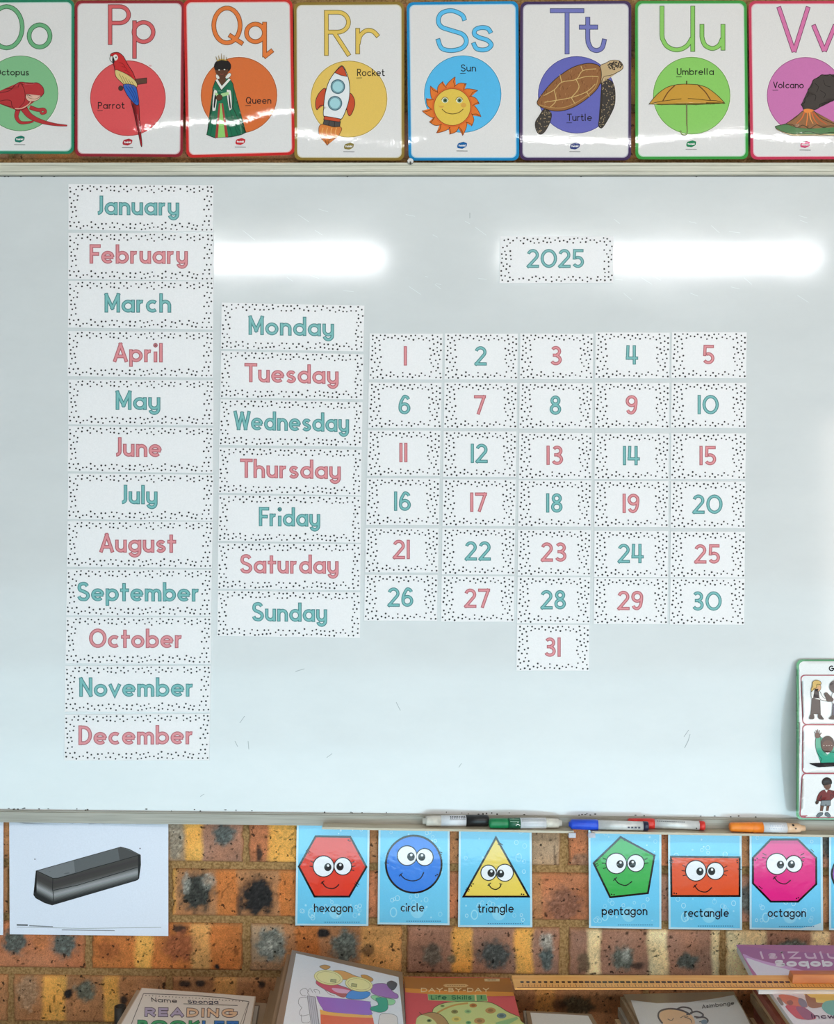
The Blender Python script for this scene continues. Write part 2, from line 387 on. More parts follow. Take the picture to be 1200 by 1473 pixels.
def brick_wall():
    bm = bmesh.new(); lay = bm.loops.layers.float_color.new('brick')
    rnd = random.Random(5)
    def ink(c): return BR[c] if isinstance(c, str) else c
    names = {1168: 'Z', 1246: 'A', 1324: 'B', 1402: 'C', 1480: 'D'}
    for r in range(-18, 6):
        yb = 1246+78*r                       # mortar centre below this course
        name = {0: 'A', 1: 'B', 2: 'C', 3: 'D'}.get(r)
        y0, y1 = yb-78+5.5, yb-5.5
        off = 354 if r % 2 == 0 else 240+3
        for k in range(-4, 6):
            j0 = off+228*(k-1)+ (3 if k > 2 else 0); x0, x1 = j0+4.5, j0+228-4.5
            if name: x0 += rnd.uniform(-1, 1.5); x1 += rnd.uniform(-1.5, 1)
            fine = name is not None and -60 < x1 and x0 < 1260
            res = 2.1 if fine else (9 if (name or r == -13 or r == -12) else 40)
            bands, spots = SHOW.get((name, k), (None, []))
            if bands is None:
                bands = []; x = x0; t = rnd.random() < .5
                seq = rnd.choice([('br','or','pu'),('pu','ye','br'),('rd','br','or')])
                while x < x1:
                    w = rnd.uniform(28, 75); bands.append((x, x+w, seq[len(bands) % 3])); x += w
                spots = [(x0+rnd.uniform(40, 90), (y0+y1)/2, 15, 17, (84,88,84), .9), (x1-rnd.uniform(40, 90), (y0+y1)/2, 15, 17, (84,88,84), .9)] if rnd.random() < .6 else []
            nx = max(2, int((x1-x0)/res)); ny = max(2, int((y1-y0)/res))
            tone = rnd.uniform(.93, 1.06)
            V = []; K = []
            for j in range(ny+1):
                for i in range(nx+1):
                    px = x0+(x1-x0)*i/nx; py = y0+(y1-y0)*j/ny
                    e = min(px-x0, x1-px, py-y0, y1-py)
                    nz = noise.noise(Vector((px*.05, py*.05, k+r*7.3)))
                    dx = noise.noise(Vector((px*.09, py*.09, 3.1+r)))*2.2*min(1, 1-e/20) if e < 20 else 0
                    dep = 0.0
                    if e < 5: dep = (1-math.sqrt(max(0, 1-(1-e/5)**2)))*.0055
                    qx = px+(dx if e > .01 else dx*1.0); qy = py+tilt(px, py)
                    p = W(qx, qy, YW); p.y += dep-nz*.0009
                    V.append(bm.verts.new(p))
                    wx = px+4*noise.noise(Vector((px*.02, py*.03, 11.0)))+1.2*noise.noise(Vector((px*.15, py*.2, 5.0)))
                    c = [0, 0, 0]; tw = 0
                    for b in bands:                 # firing bands, blending over a few millimetres
                        f = max(0, min(1, (wx-b[0])/6+.5))*max(0, min(1, (b[1]-wx)/6+.5))
                        if b is bands[0] and wx < b[0]+3: f = max(f, .02)
                        if b is bands[-1] and wx > b[1]-3: f = max(f, .02)
                        t = ink(b[2]); tw += f
                        for q in range(3): c[q] += f*lin(t[q])
                    if tw < .001:
                        t = ink((bands[0] if wx < bands[0][0] else bands[-1])[2]); c = [lin(v) for v in t]
                    else: c = [v/tw for v in c]
                    s = 1+.30*noise.noise(Vector((px*.022, py*.04, 2.0+r)))+.2*noise.noise(Vector((px*.2, py*.14, 9.0)))
                    ck = abs(noise.noise(Vector((px*.05, py*.035, 31.0+r*3+k))))       # hairline firing cracks
                    if ck < .014 and noise.noise(Vector((px*.02, py*.02, 40.0))) > .02: s *= .5
                    pc = noise.noise(Vector((px*.16, py*.16, 50.0+r)))                  # chipped burnt specks
                    if pc > .52: s *= max(.22, 1-(pc-.52)*9)
                    red = .12*noise.noise(Vector((px*.03, py*.03, 21.0)))
                    c = [c[0]*s*tone*(1+red), c[1]*s*tone, c[2]*s*tone*(1-red)]
                    for sx, sy, rx, ry, sc_, st in spots:
                        d = math.hypot((px-sx)/rx, (py-sy)/ry)+.38*noise.noise(Vector((px*.11, py*.11, sx)))+.16*noise.noise(Vector((px*.3, py*.3, sx)))
                        f = max(0, min(1, (1.28-d)/.5))*st
                        if f > 0:
                            rg = abs(noise.noise(Vector((px*.17, py*.2, sx*.1))))+.5*abs(noise.noise(Vector((px*.42, py*.4, 8.0+sx*.1))))
                            g = .42+1.5*rg if rg < .5 else 1.2+1.6*(rg-.5)
                            g *= 1+.3*noise.noise(Vector((px*.6, py*.6, 4.0)))
                            t = [lin(v)*g for v in ink(sc_)]
                            c = [c[q]*(1-f)+t[q]*f for q in range(3)]
                    if e < 3.5:
                        f = .4*(1-e/3.5); t = [lin(v) for v in (196,150,104)]
                        c = [c[q]*(1-f)+t[q]*f for q in range(3)]
                    K.append((*[max(0.004, v*1.12) for v in c], 1))
            for j in range(ny):
                for i in range(nx):
                    ids = (j*(nx+1)+i, j*(nx+1)+i+1, (j+1)*(nx+1)+i+1, (j+1)*(nx+1)+i)
                    f = bm.faces.new([V[q] for q in ids[::-1]])
                    for l, q in zip(f.loops, ids[::-1]): l[lay] = K[q]
                    f.smooth = True
            # brick sides back into the mortar
            rim = [i for i in range(nx+1)]+[(j)*(nx+1)+nx for j in range(1, ny+1)]+[ny*(nx+1)+i for i in range(nx-1, -1, -1)]+[j*(nx+1) for j in range(ny-1, 0, -1)]
            bk = [bm.verts.new(V[q].co+Vector((0, .012, 0))) for q in rim]
            for a in range(len(rim)):
                b = (a+1) % len(rim)
                f = bm.faces.new([V[rim[a]], V[rim[b]], bk[b], bk[a]])
                for l in f.loops: l[lay] = K[rim[a]]
    # mortar bed
    a, b = W(-800, -300, 0), W(1900, 1830, 0)
    st = len(bm.faces)
    box_bm(bm, (a.x, YW+.0075, b.z), (b.x, YW+.10, a.z), 1)
    me = bpy.data.meshes.new('wall_back'); bm.to_mesh(me); bm.free()
    m, nt, bs = node_mat('facebrick', .78, .25)
    at = N(nt, 'ShaderNodeVertexColor'); at.layer_name = 'brick'
    geo = N(nt, 'ShaderNodeNewGeometry')
    vo = N(nt, 'ShaderNodeTexNoise'); vo.inputs['Scale'].default_value = 95; vo.inputs['Detail'].default_value = 3
    nt.links.new(geo.outputs['Position'], vo.inputs['Vector'])
    pit = N(nt, 'ShaderNodeMapRange'); pit.inputs[1].default_value = .325; pit.inputs[2].default_value = .365; pit.inputs[3].default_value = .16; pit.inputs[4].default_value = 1
    nt.links.new(vo.outputs[0], pit.inputs[0])
    gr = N(nt, 'ShaderNodeTexNoise'); gr.inputs['Scale'].default_value = 480; gr.inputs['Detail'].default_value = 5; gr.inputs['Roughness'].default_value = .75
    nt.links.new(geo.outputs['Position'], gr.inputs['Vector'])
    grr = N(nt, 'ShaderNodeMapRange'); grr.inputs[1].default_value = .3; grr.inputs[2].default_value = .7; grr.inputs[3].default_value = .60; grr.inputs[4].default_value = 1.40
    nt.links.new(gr.outputs[0], grr.inputs[0])
    mu = N(nt, 'ShaderNodeMath', operation='MULTIPLY'); nt.links.new(pit.outputs[0], mu.inputs[0]); nt.links.new(grr.outputs[0], mu.inputs[1])
    mx = N(nt, 'ShaderNodeMix', data_type='RGBA', blend_type='MULTIPLY'); mx.inputs[0].default_value = 1
    nt.links.new(at.outputs[0], mx.inputs[6]); nt.links.new(mu.outputs[0], mx.inputs[7]); nt.links.new(mx.outputs[2], bs.inputs['Base Color'])
    bp = N(nt, 'ShaderNodeBump'); bp.inputs['Strength'].default_value = .5; bp.inputs['Distance'].default_value = .002
    nt.links.new(mu.outputs[0], bp.inputs['Height']); nt.links.new(bp.outputs[0], bs.inputs['Normal'])
    me.materials.append(m)
    m2, nt2, b2 = node_mat('mortar', .9, .15)
    n, r = noise_col(nt2, b2, (128,97,60), (176,140,94), 260, detail=6)
    bp = N(nt2, 'ShaderNodeBump'); bp.inputs['Strength'].default_value = .7; bp.inputs['Distance'].default_value = .002
    nt2.links.new(n.outputs[0], bp.inputs['Height']); nt2.links.new(bp.outputs[0], b2.inputs['Normal'])
    me.materials.append(m2)
    return tag(link('wall_back', me), kind='structure')
brick_wall()

# floor, ceiling (only their light reaches the picture)
m, nt, b = node_mat('floor_vinyl', .5); noise_col(nt, b, (150,146,136), (176,172,160), 6)
bm = bmesh.new(); box_bm(bm, (-3.2, -6.5, -.05), (3.2, YW+.05, 0)); tag(bm_obj('floor', bm, m), kind='structure')
m, nt, b = node_mat('ceiling_paint', .9); noise_col(nt, b, (196,188,172), (210,202,188), 3)
bm = bmesh.new(); box_bm(bm, (-3.2, -6.5, 2.96), (3.2, YW+.05, 3.02)); tag(bm_obj('ceiling', bm, m), kind='structure')

# fluorescent battens under the ceiling
def tube_lamp(x, length, label):
    y = -D-1.5; z = ZC+.476*(1+3.5/D)
    e = empty('ceiling_tube_lamp', (x, y, z), label, 'ceiling lamp', 'fluorescent lamps on the ceiling')
    me_, nt_, b_ = node_mat('batten_white', .4); b_.inputs['Base Color'].default_value = (.8,.8,.8,1)
    bm = bmesh.new(); box_bm(bm, (-length/2-.03, -.045, .03), (length/2+.03, .045, 2.96-z))
    bm_obj('housing', bm, me_, e)
    mt = bpy.data.materials.new('tube_glow'); mt.use_nodes = True
    p = mt.node_tree.nodes['Principled BSDF']; p.inputs['Emission Color'].default_value = (1,1,1,1); p.inputs['Emission Strength'].default_value = TUBE_STRENGTH
    bm = bmesh.new()
    bmesh.ops.create_cone(bm, cap_ends=True, segments=20, radius1=.052, radius2=.052, depth=length)
    bmesh.ops.rotate(bm, verts=bm.verts[:], cent=(0,0,0), matrix=__import__('mathutils').Matrix.Rotation(PI/2, 3, 'Y'))
    bm_obj('diffuser_tube', bm, mt, e, smooth=True)
kk = 1+3.5/D
def lampx(px): return (px-600)*S*kk
tube_lamp((lampx(232)+lampx(548))/2, lampx(548)-lampx(232), 'white fluorescent tube lamp on the ceiling, left one of the two')
tube_lamp((lampx(726)+lampx(1172))/2, lampx(1172)-lampx(726), 'white fluorescent tube lamp on the ceiling, right one of the two')

def absorb(main, extra):
    """Marks that are surface pattern become faces of the part they lie on."""
    bm = bmesh.new(); bm.from_mesh(main.data); n0 = len(bm.faces); k = len(main.data.materials)
    bm.from_mesh(extra.data)
    bm.faces.ensure_lookup_table()
    for f in bm.faces[n0:]: f.material_index += k
    for mm in extra.data.materials: main.data.materials.append(mm)
    bm.to_mesh(main.data); bm.free(); bpy.data.objects.remove(extra)

# ================================================================== WHITEBOARD
bx0, bx1 = -330, 1330
def bot(px): return 1164+0.0105*px            # lower edge of the writing surface
wb_e = empty('whiteboard', W(600, 1170, 0), 'wide glossy white magnetic board in an aluminium frame on the brick wall', 'whiteboard')
O = wb_e.location
m, nt, b = node_mat('board_enamel', .11, .5)
geo = N(nt, 'ShaderNodeNewGeometry')
mp_ = N(nt, 'ShaderNodeMapping'); mp_.inputs['Scale'].default_value = (1, 1, 2.2)
n = N(nt, 'ShaderNodeTexNoise'); n.inputs['Scale'].default_value = 5; n.inputs['Detail'].default_value = 8; n.inputs['Roughness'].default_value = .7
nt.links.new(geo.outputs['Position'], mp_.inputs[0]); nt.links.new(mp_.outputs[0], n.inputs['Vector'])
r = N(nt, 'ShaderNodeMapRange'); r.inputs[1].default_value = .35; r.inputs[2].default_value = .7; r.inputs[3].default_value = .065; r.inputs[4].default_value = .12
nt.links.new(n.outputs[0], r.inputs[0]); nt.links.new(r.outputs[0], b.inputs['Roughness'])
cr = N(nt, 'ShaderNodeValToRGB'); cr.color_ramp.elements[0].color = (.66,.668,.68,1); cr.color_ramp.elements[1].color = (.695,.703,.715,1)
cr.color_ramp.elements[0].position = .35; cr.color_ramp.elements[1].position = .65
nt.links.new(n.outputs[0], cr.inputs[0]); nt.links.new(cr.outputs[0], b.inputs['Base Color'])
MB = m
bm = bmesh.new()
pts = []
for Y in (0.014, 0.0):
    pts += [W(bx0, bot(bx0)+4, 0), W(bx1, bot(bx1)+4, 0), W(bx1, 249, 0), W(bx0, 249, 0)]
    for p in pts[-4:]: p.y = Y
hexa_bm(bm, pts); SURF = bm_obj('writing_surface', bm, m, wb_e, O)
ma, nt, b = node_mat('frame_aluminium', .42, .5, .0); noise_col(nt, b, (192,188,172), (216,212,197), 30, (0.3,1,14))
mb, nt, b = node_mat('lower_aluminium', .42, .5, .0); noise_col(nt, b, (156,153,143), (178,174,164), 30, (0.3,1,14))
def rail(px0, px1, ya, yb, Y, bm, back=.018, mi=0):    # ya/yb give the two edges as functions of px
    pts = []
    for y in (Y, back):
        for px, fn in ((px0, yb), (px1, yb), (px1, ya), (px0, ya)):
            p = W(px, fn(px), 0); p.y = y; pts.append(p)
    hexa_bm(bm, pts, mi)
K_ = lambda v: (lambda px: v)
bm = bmesh.new()
for a, c, Y in ((236.5, 240.2, -.010), (240.2, 241.2, -.008), (241.2, 248.4, -.009), (248.4, 249.4, -.007), (249.4, 252.9, -.008)):
    rail(bx0, bx1, K_(a), K_(c), Y, bm)
bm_obj('frame_rail', bm, ma, wb_e, O)
bm = bmesh.new()
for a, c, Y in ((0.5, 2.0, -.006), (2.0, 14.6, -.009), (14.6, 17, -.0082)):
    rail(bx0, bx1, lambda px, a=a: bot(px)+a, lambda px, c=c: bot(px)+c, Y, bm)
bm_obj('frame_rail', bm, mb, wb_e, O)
for px in (bx0, bx1):
    bm = bmesh.new(); rail(px-8, px+8, K_(236.5), lambda q: bot(q)+17, -.0095, bm); bm_obj('frame_stile', bm, ma, wb_e, O)
# dark line and specks round the edge of the surface
art = Art(lambda x, y, o: W(x, y, -o), 'soft')
art.stroke([(bx0, 253.5), (bx1, 253.5)], 1.2, (110,108,102), 1)
rs = random.Random(9)
for i in range(46):
    px = rs.uniform(5, 1195); art.disc(px, bot(px)-rs.uniform(0, 2.5), rs.uniform(.6, 1.9), rs.uniform(.6, 1.3), (70,66,62), 2, 8)
for px in (7, 12, 30, 60, 78, 500, 836, 1002): art.disc(px, 254, 1.6, .8, (50,48,46), 2, 8)
for p in ([(985,1076),(990,1066),(993,1056)], [(984,1060),(991,1050)], [(425,966),(438,962)], [(338,1066),(342,1074)], [(357,1066),(358,1078)], [(345,1040),(352,1030)],
          [(470,1090),(478,1084)], [(288,1146),(294,1142)], [(660,1104),(664,1098)], [(676,306),(676,314)], [(570,1010),(576,1022)]):
    art.stroke(p, .8, (150,156,158), 2)
absorb(SURF, art.build('marker_specks', wb_e, O))
art = Art(lambda x, y, o: W(x, y, -o), 'soft')
for i in range(30):
    px = rs.choice([rs.uniform(340, 500), rs.uniform(880, 1160), rs.uniform(560, 700)]); py = rs.choice([rs.uniform(395, 425), rs.uniform(300, 340)])
    L = rs.uniform(4, 18); art.stroke([(px, py), (px+L, py+L*rs.uniform(.1, .9))], .7, (226,230,232), 2)
absorb(SURF, art.build('surface_scratches', wb_e, O))
# pen tray in two lengths
mtr, nt, b = node_mat('tray_cream', .45, .4); noise_col(nt, b, (186,178,158), (206,198,180), 25, (.4,1,8))
def tray(xa, xb):
    f0 = lambda px: 1181.5+.0155*(px-470)
    Yf = -.040; bm = bmesh.new()
    def ring(Y0, Y1, d0, d1):            # fills the bmesh now open
        pts = []
        for d in (d1, d0):
            for px, Y in ((xa, Y1), (xb, Y1), (xb, Y0), (xa, Y0)):
                p = W(px, f0(px)+d, 0); pts.append(Vector((p.x, Y, p.z)))
        hexa_bm(bm, pts)
    ring(-.001, Yf, 0.2, 1.6)                 # floor of the tray
    t_ = bm_obj('pen_tray', bm, mtr, wb_e, O); bm = bmesh.new()
    ring(Yf, Yf-.0025, -1.2, 1.8)             # front lip
    bm_obj('tray_lip', bm, mtr, t_, O)
tray(466, 821); tray(846, bx1)
mcl, nt, b = node_mat('clip_plastic', .3, .5); noise_col(nt, b, (176,176,190), (200,200,212), 60)
for xa, xb in ((818, 828), (846, 856)):       # small plastic hooks at the gap
    bm = bmesh.new(); z_ = W(xa, 1188.5, 0).z
    a_ = W(xa, 1188, -.042).x; b_ = W(xb, 1188, -.042).x
    box_bm(bm, (a_, -.0465, z_-.0075), (b_, -.0432, z_+.001)); box_bm(bm, (a_, -.0432, z_-.0075), (b_, -.030, z_-.0055))
    bm_obj('clip', bm, mcl, wb_e, O)
def tray_z(px): return ZC-(1181.7+.0155*(px-470)-CY)*S
# fixing screw above the board
se = W(590.5, 234.5, -.002)
bm = bmesh.new()
bmesh.ops.create_cone(bm, cap_ends=True, segments=20, radius1=.0062, radius2=.0052, depth=.004)
bmesh.ops.rotate(bm, verts=bm.verts[:], cent=(0,0,0), matrix=__import__('mathutils').Matrix.Rotation(PI/2, 3, 'X'))
mz, nt, b = node_mat('screw_steel', .35, .5, .6); noise_col(nt, b, (170,170,168), (200,200,198), 200)
bmesh.ops.translate(bm, verts=bm.verts[:], vec=se+Vector((0,-.010,0)))
box_bm(bm, (se.x-.002, se.y-.009, se.z-.002), (se.x+.002, YW+.004, se.z+.002))
scr = bm_obj('fixing_screw', bm, mz, None, se); tag(scr, 'small steel cross-head screw above the top rail of the whiteboard', 'screw')
a_ = Art(lambda x, y, o: W(x, y, -.0142-o), 'soft')
a_.stroke([(588.2,234.7),(592.8,234.3)], 1.3, (40,38,36), 1); a_.stroke([(590.2,232.2),(590.8,236.8)], 1.3, (40,38,36), 1.2)
a_.build('cross_slot', scr, se)

# ================================================================== CALENDAR CARDS
TEAL = ((118,182,182), (62,124,126)); PINK = ((222,140,146), (176,88,98))
WHITE = (239,235,237)
DOT_CACHE = {}
def dots(art, q, nx, seed, rows, side):
    """Scattered dot border printed round a card (the same print on every card of a set)."""
    f = quad_uv(q)
    if seed not in DOT_CACHE:
        r = random.Random(seed)
        w = math.hypot(q[1][0]-q[0][0], q[1][1]-q[0][1]); h = math.hypot(q[3][0]-q[0][0], q[3][1]-q[0][1])
        done = []
        for t in range(int(w*h*.6)):
            x = r.uniform(2, w-2); y = r.uniform(2, h-2)
            wob = 1.5*math.sin(x*.35+seed)+1.2*math.sin(y*.4)
            if y < rows+wob*.6 or y > h-rows-wob*.6 or x < side+wob or x > w-side-wob:
                if not any((x-a)**2+(y-b)**2 < 5.2**2 for a, b, _ in done): done.append((x, y, r.uniform(1.15, 1.5)))
        DOT_CACHE[seed] = [(x/w, y/h, k) for x, y, k in done]
    for u, v, k in DOT_CACHE[seed]:
        p = f(u, v); art.disc(p[0], p[1], k, k, (34,24,28), 1, 8)
def card(name, q, word, colr, label, group, xa, xb, ybase, xh, w, rows=11, side=12, H=1.45, seed=1, gap=.5):
    off = .0013
    base = lambda x, y, o: W(x, y, -off-o)
    cx = sum(p[0] for p in q)/4; cy = sum(p[1] for p in q)/4
    org = W(cx, cy, 0)
    art = Art(base, 'card'); art.poly(list(q), WHITE, 0)
    dots(art, q, 0, seed, rows, side)
    o = art.build(name, None, org, slab=(list(q), (222,224,224), off))
    tag(o, label, 'card', group)
    t = Art(base, 'card', 2)
    sl = (q[1][1]-q[0][1])/(q[1][0]-q[0][0])
    t.text(word, xa, xb, ybase, xh, colr[0], w, 0, H=H, oc=colr[1], t=1.15, slope=sl, gap=gap)
    t.build('lettering', o, org)
    return o
c5 = lambda o, L: [(x/2.5+o[0], y/2.5+o[1]) for x, y in L]
a_, b_ = (80, 240), (80, 600)
MONTHS = [
 ('January', a_, [(46,62),(568,66),(567,234),(46,226)], 'T', 145, 445, 173), ('February', a_, [(46,237),(569,239),(568,410),(45,403)], 'P', 122, 476, 348),
 ('March', a_, [(46,410),(568,411),(567,585),(44,578)], 'T', 176, 416, 524), ('April', a_, [(44,590),(567,594),(566,758),(43,753)], 'P', 207, 386, 702),
 ('May', a_, [(46,765),(568,768),(568,930),(45,926)], 'T', 216, 377, 874), ('June', b_, [(46,32),(567,38),(566,201),(43,195)], 'P', 211, 382, 142),
 ('July', b_, [(45,203),(568,207),(566,373),(43,367)], 'T', 232, 367, 313), ('August', b_, [(43,374),(566,376),(562,543),(40,538)], 'P', 158, 434, 487),
 ('September', b_, [(41,547),(562,549),(560,715),(38,713)], 'T', 77, 519, 662), ('October', b_, [(38,719),(560,720),(558,888),(35,886)], 'P', 120, 458, 830),
 ('November', b_, [(35,895),(558,894),(556,1060),(32,1059)], 'T', 85, 498, 1006), ('December', b_, [(32,1070),(555,1067),(553,1234),(31,1235)], 'P', 82, 497, 1179)]
for i, (wd, o, q, cl, xa, xb, yb) in enumerate(MONTHS):
    col = TEAL if cl == 'T' else PINK
    card('month_card', c5(o, q), wd, col, 'white dotted-border card reading %s in %s letters' % (wd, 'teal' if cl == 'T' else 'pink'), 'month cards in the left column',
         xa/2.5+o[0], xb/2.5+o[0], yb/2.5+o[1], 18.6, 5.3, seed=3, H=1.7)
DAYS = [
 ('Monday', a_, [(597,488),(1111,499),(1107,664),(594,655)], 'T', 694, 1002, 604), ('Tuesday', a_, [(595,662),(1108,674),(1106,836),(592,830)], 'P', 679, 1018, 774),
 ('Wednesday', a_, [(593,836),(1104,846),(1102,1007),(588,1000)], 'T', 640, 1056, 946), ('Thursday', b_, [(588,109),(1101,117),(1099,282),(586,272)], 'P', 663, 1026, 218),
 ('Friday', b_, [(587,280),(1098,286),(1098,452),(585,445)], 'T', 731, 952, 392), ('Saturday', b_, [(584,453),(1098,456),(1096,623),(583,617)], 'P', 663, 1018, 562),
 ('Sunday', b_, [(583,624),(1096,630),(1095,794),(581,787)], 'T', 706, 977, 734)]
for i, (wd, o, q, cl, xa, xb, yb) in enumerate(DAYS):
    col = TEAL if cl == 'T' else PINK
    card('weekday_card', c5(o, q), wd, col, 'white dotted-border card reading %s in %s letters' % (wd, 'teal' if cl == 'T' else 'pink'), 'weekday cards in the middle column',
         xa/2.5+o[0], xb/2.5+o[0], yb/2.5+o[1], 18.4, 5.1, seed=8, H=1.7)
s7 = 2.1053
card('year_card', [(720,340),(883,340),(882.5,407),(718.6,407.4)], '2025', TEAL, 'white dotted-border card reading 2025 alone near the top of the whiteboard', None,
     758, 840.5, 385.4, 19.2, 4.6, rows=10, side=15, seed=21, gap=.44, H=1.55)
COLX = [((531.9,636.9),(524.8,629.6)), ((640.2,745.2),(635.4,740)), ((748.5,853.5),(744.7,849.3)), ((856.8,963.7),(854.9,961)), ((966.5,1074.4),(964.6,1071.6))]
ROWY = [[(336,475),(336,475),(336,474),(333,472),(332,471)], [(485,622),(485,623),(486,624),(485,623),(485,622)], [(630,767),(632,770),(637,776),(638,777),(638,777)]]
ROWY = [[(a/s7+320, b/s7+320) for a, b in r] for r in ROWY]
R8 = [[(101,242),(104,245),(107,247),(109,248),(110,251)], [(252,386),(253,392),(257,395),(260,400),(262,401)], [(393,532),(397,535),(400,540),(403,542),(404,544)]]
ROWY += [[(a/s7+640, b/s7+640) for a, b in r] for r in R8]
num = 0
def number_card(num, xa, xb, y0, y1):
    odd = num % 2 == 1
    s = str(num); col = PINK if odd else TEAL
    cx = (xa+xb)/2-1; g = .47
    xi = 19.0-4.7
    wd = sum(glyph(c, 1.62)[1] for c in s)+g*(len(s)-1)
    W_ = wd*xi+4.7
    yb = y0+(y1-y0)*.70
    tl = .8 if xa > 900 else -.5
    card('number_card', [(xa, y0), (xb, y0+.3), (xb-.8, y1+.3), (xa-.8, y1)], s, col,
         'white dotted-border card printed with the %s number %d' % ('pink' if odd else 'teal', num), 'number cards in the calendar grid',
         cx-W_/2, cx+W_/2, yb, 19.0, 4.7, rows=10, side=16, seed=40, gap=g, H=1.62)
for r in range(6):
    for c in range(5):
        num += 1
        (xa0, xb0), (xa5, xb5) = COLX[c]; t = r/5
        number_card(num, xa0+(xa5-xa0)*t, xb0+(xb5-xb0)*t, *ROWY[r][c])
number_card(31, 743.7, 848.2, 898.4, 964.6)

# ================================================================== ALPHABET POSTERS
INK = (26,18,22)
YP = 0.012                                    # edge plane of the posters, just off the bricks
def lamp_slope(py):
    """Downward tilt a glossy sheet has where the ceiling lamps glint at height py."""
    zc = (CY-py)*S; return 0.5*(math.atan(zc/D)-math.atan((.476*kk-zc)/(3.5)))
def poster(q, hy, border, letter, circle, cxy, cr, strokes, sw, art_fn, cap, logo, label, name='alphabet_poster', dark=None):
    x0 = min(q[0][0], q[3][0]); x1 = max(q[1][0], q[2][0]); y0 = min(q[0][1], q[1][1]); y1 = max(q[2][1], q[3][1])
    hgt = (y1-y0)*S; WD = .24
    def curl(py_h):                # the sheet hangs flat and its lower part tucks back to the wall
        vh = (py_h-y0)/(y1-y0); s0 = math.tan(lamp_slope(py_h)); tab = [0.0]*101
        for i in range(99, -1, -1):
            v = (i+.5)/100; r = max(0, min(2, (v-vh)*2/WD+1)); tab[i] = tab[i+1]+s0*r*hgt/100
        return tab
    tL, tR = curl(hy[0]), curl(hy[1])
    def look(t, v):
        x = v*100; i = min(99, int(x)); return t[i]+(t[i+1]-t[i])*(x-i)
    def mp(px, py, off):
        u = min(1, max(0, (px-x0)/(x1-x0))); v = min(1, max(0, (py-y0)/(y1-y0)))
        b = look(tL, v)*(1-u)+look(tR, v)*u
        if v < .55: b *= 1-(1-v/.55)**2*.9
        b += .0005*math.sin(px*.055+y0)*math.sin(py*.05+1)
        return W(px, py, YP-b-off)
    cuts = [y0+(y1-y0)*i/18 for i in range(1, 18)]; cuts += [y0+(y1-y0)*(i+.5)/18 for i in range(10, 18)]; ucuts = [x0+(x1-x0)*i/8 for i in range(1, 8)]
    org = W((x0+x1)/2, (y0+y1)/2, YP)
    dk = dark or tuple(int(v*.55) for v in letter)
    a = Art(mp, 'lam')
    out = rrect(q, 9)
    a.poly(out, border, 0)
    a.poly(rrect(q, 7.5, inset=3.8), tuple(min(255, int(v*.35+165)) for v in border), 1)
    a.poly(rrect(q, 7, inset=5.0), (231,225,224), 2)
    o = a.build(name, None, org, cuts, ucuts, slab=(out, border, .0006)); tag(o, label, 'poster', 'alphabet posters above the whiteboard')
    a = Art(mp, 'lam', 4)
    a.disc(cxy[0], cxy[1], cr+1.3, cr+1.3, (246,236,232), 0, 48); a.disc(cxy[0], cxy[1], cr+.5, cr+.5, tuple(int(v*.75) for v in circle), 1, 48); a.disc(cxy[0], cxy[1], cr-.5, cr-.5, circle, 2, 48)
    a.build('coloured_disc', o, org, cuts, ucuts)
    a = Art(mp, 'lam', 4)
    for st in strokes:
        pts, cl = (st[0], st[1]) if isinstance(st, tuple) else (st, False)
        a.ostroke(pts, sw+.3, letter, dk, .95, 0, cl)
    a.build('printed_letters', o, org, cuts, ucuts)
    a = Art(mp, 'lam', 8); art_fn(a); a.build('printed_picture', o, org, cuts, ucuts)
    if cap:
        a = Art(mp, 'lam', 8); wd, xa, xb, yb, xh = cap
        a.text(wd, xa, xb, yb, xh, INK, 1.25, 0, H=1.6, style='hand')
        a.stroke([(xa-1, yb+2.8), (xa+7, yb+2.6)], .8, INK, 0)
        a.build('caption', o, org, cuts, ucuts)
    a = Art(mp, 'lam', 4); lx, ly, lc = logo
    a.poly(spl([(lx-7,ly+1),(lx-5,ly-3),(lx-1,ly-3),(lx+2,ly-5),(lx+4,ly-3),(lx+7,ly-3),(lx+6,ly+2),(lx+2,ly+4),(lx,ly+5),(lx-3,ly+3.5),(lx-6,ly+4)], True), lc, 0)
    a.text('twinkl', lx-5, lx+5, ly+1.7, 2.2, (240,236,236), .7, 1, H=1.5)
    a.stroke([(lx-8, ly+8), (lx+8, ly+8.2)], 1.0, (120,112,112), 0)
    a.build('logo', o, org, cuts, ucuts)
    return o
t1 = crop(4.444, 0, 0); t2 = crop(3.636, 260, 0); t3 = crop(3.636, 580, 0); t4 = crop(4.0, 900, 0)
def TP(t, x, y): return t([(x, y)])[0]

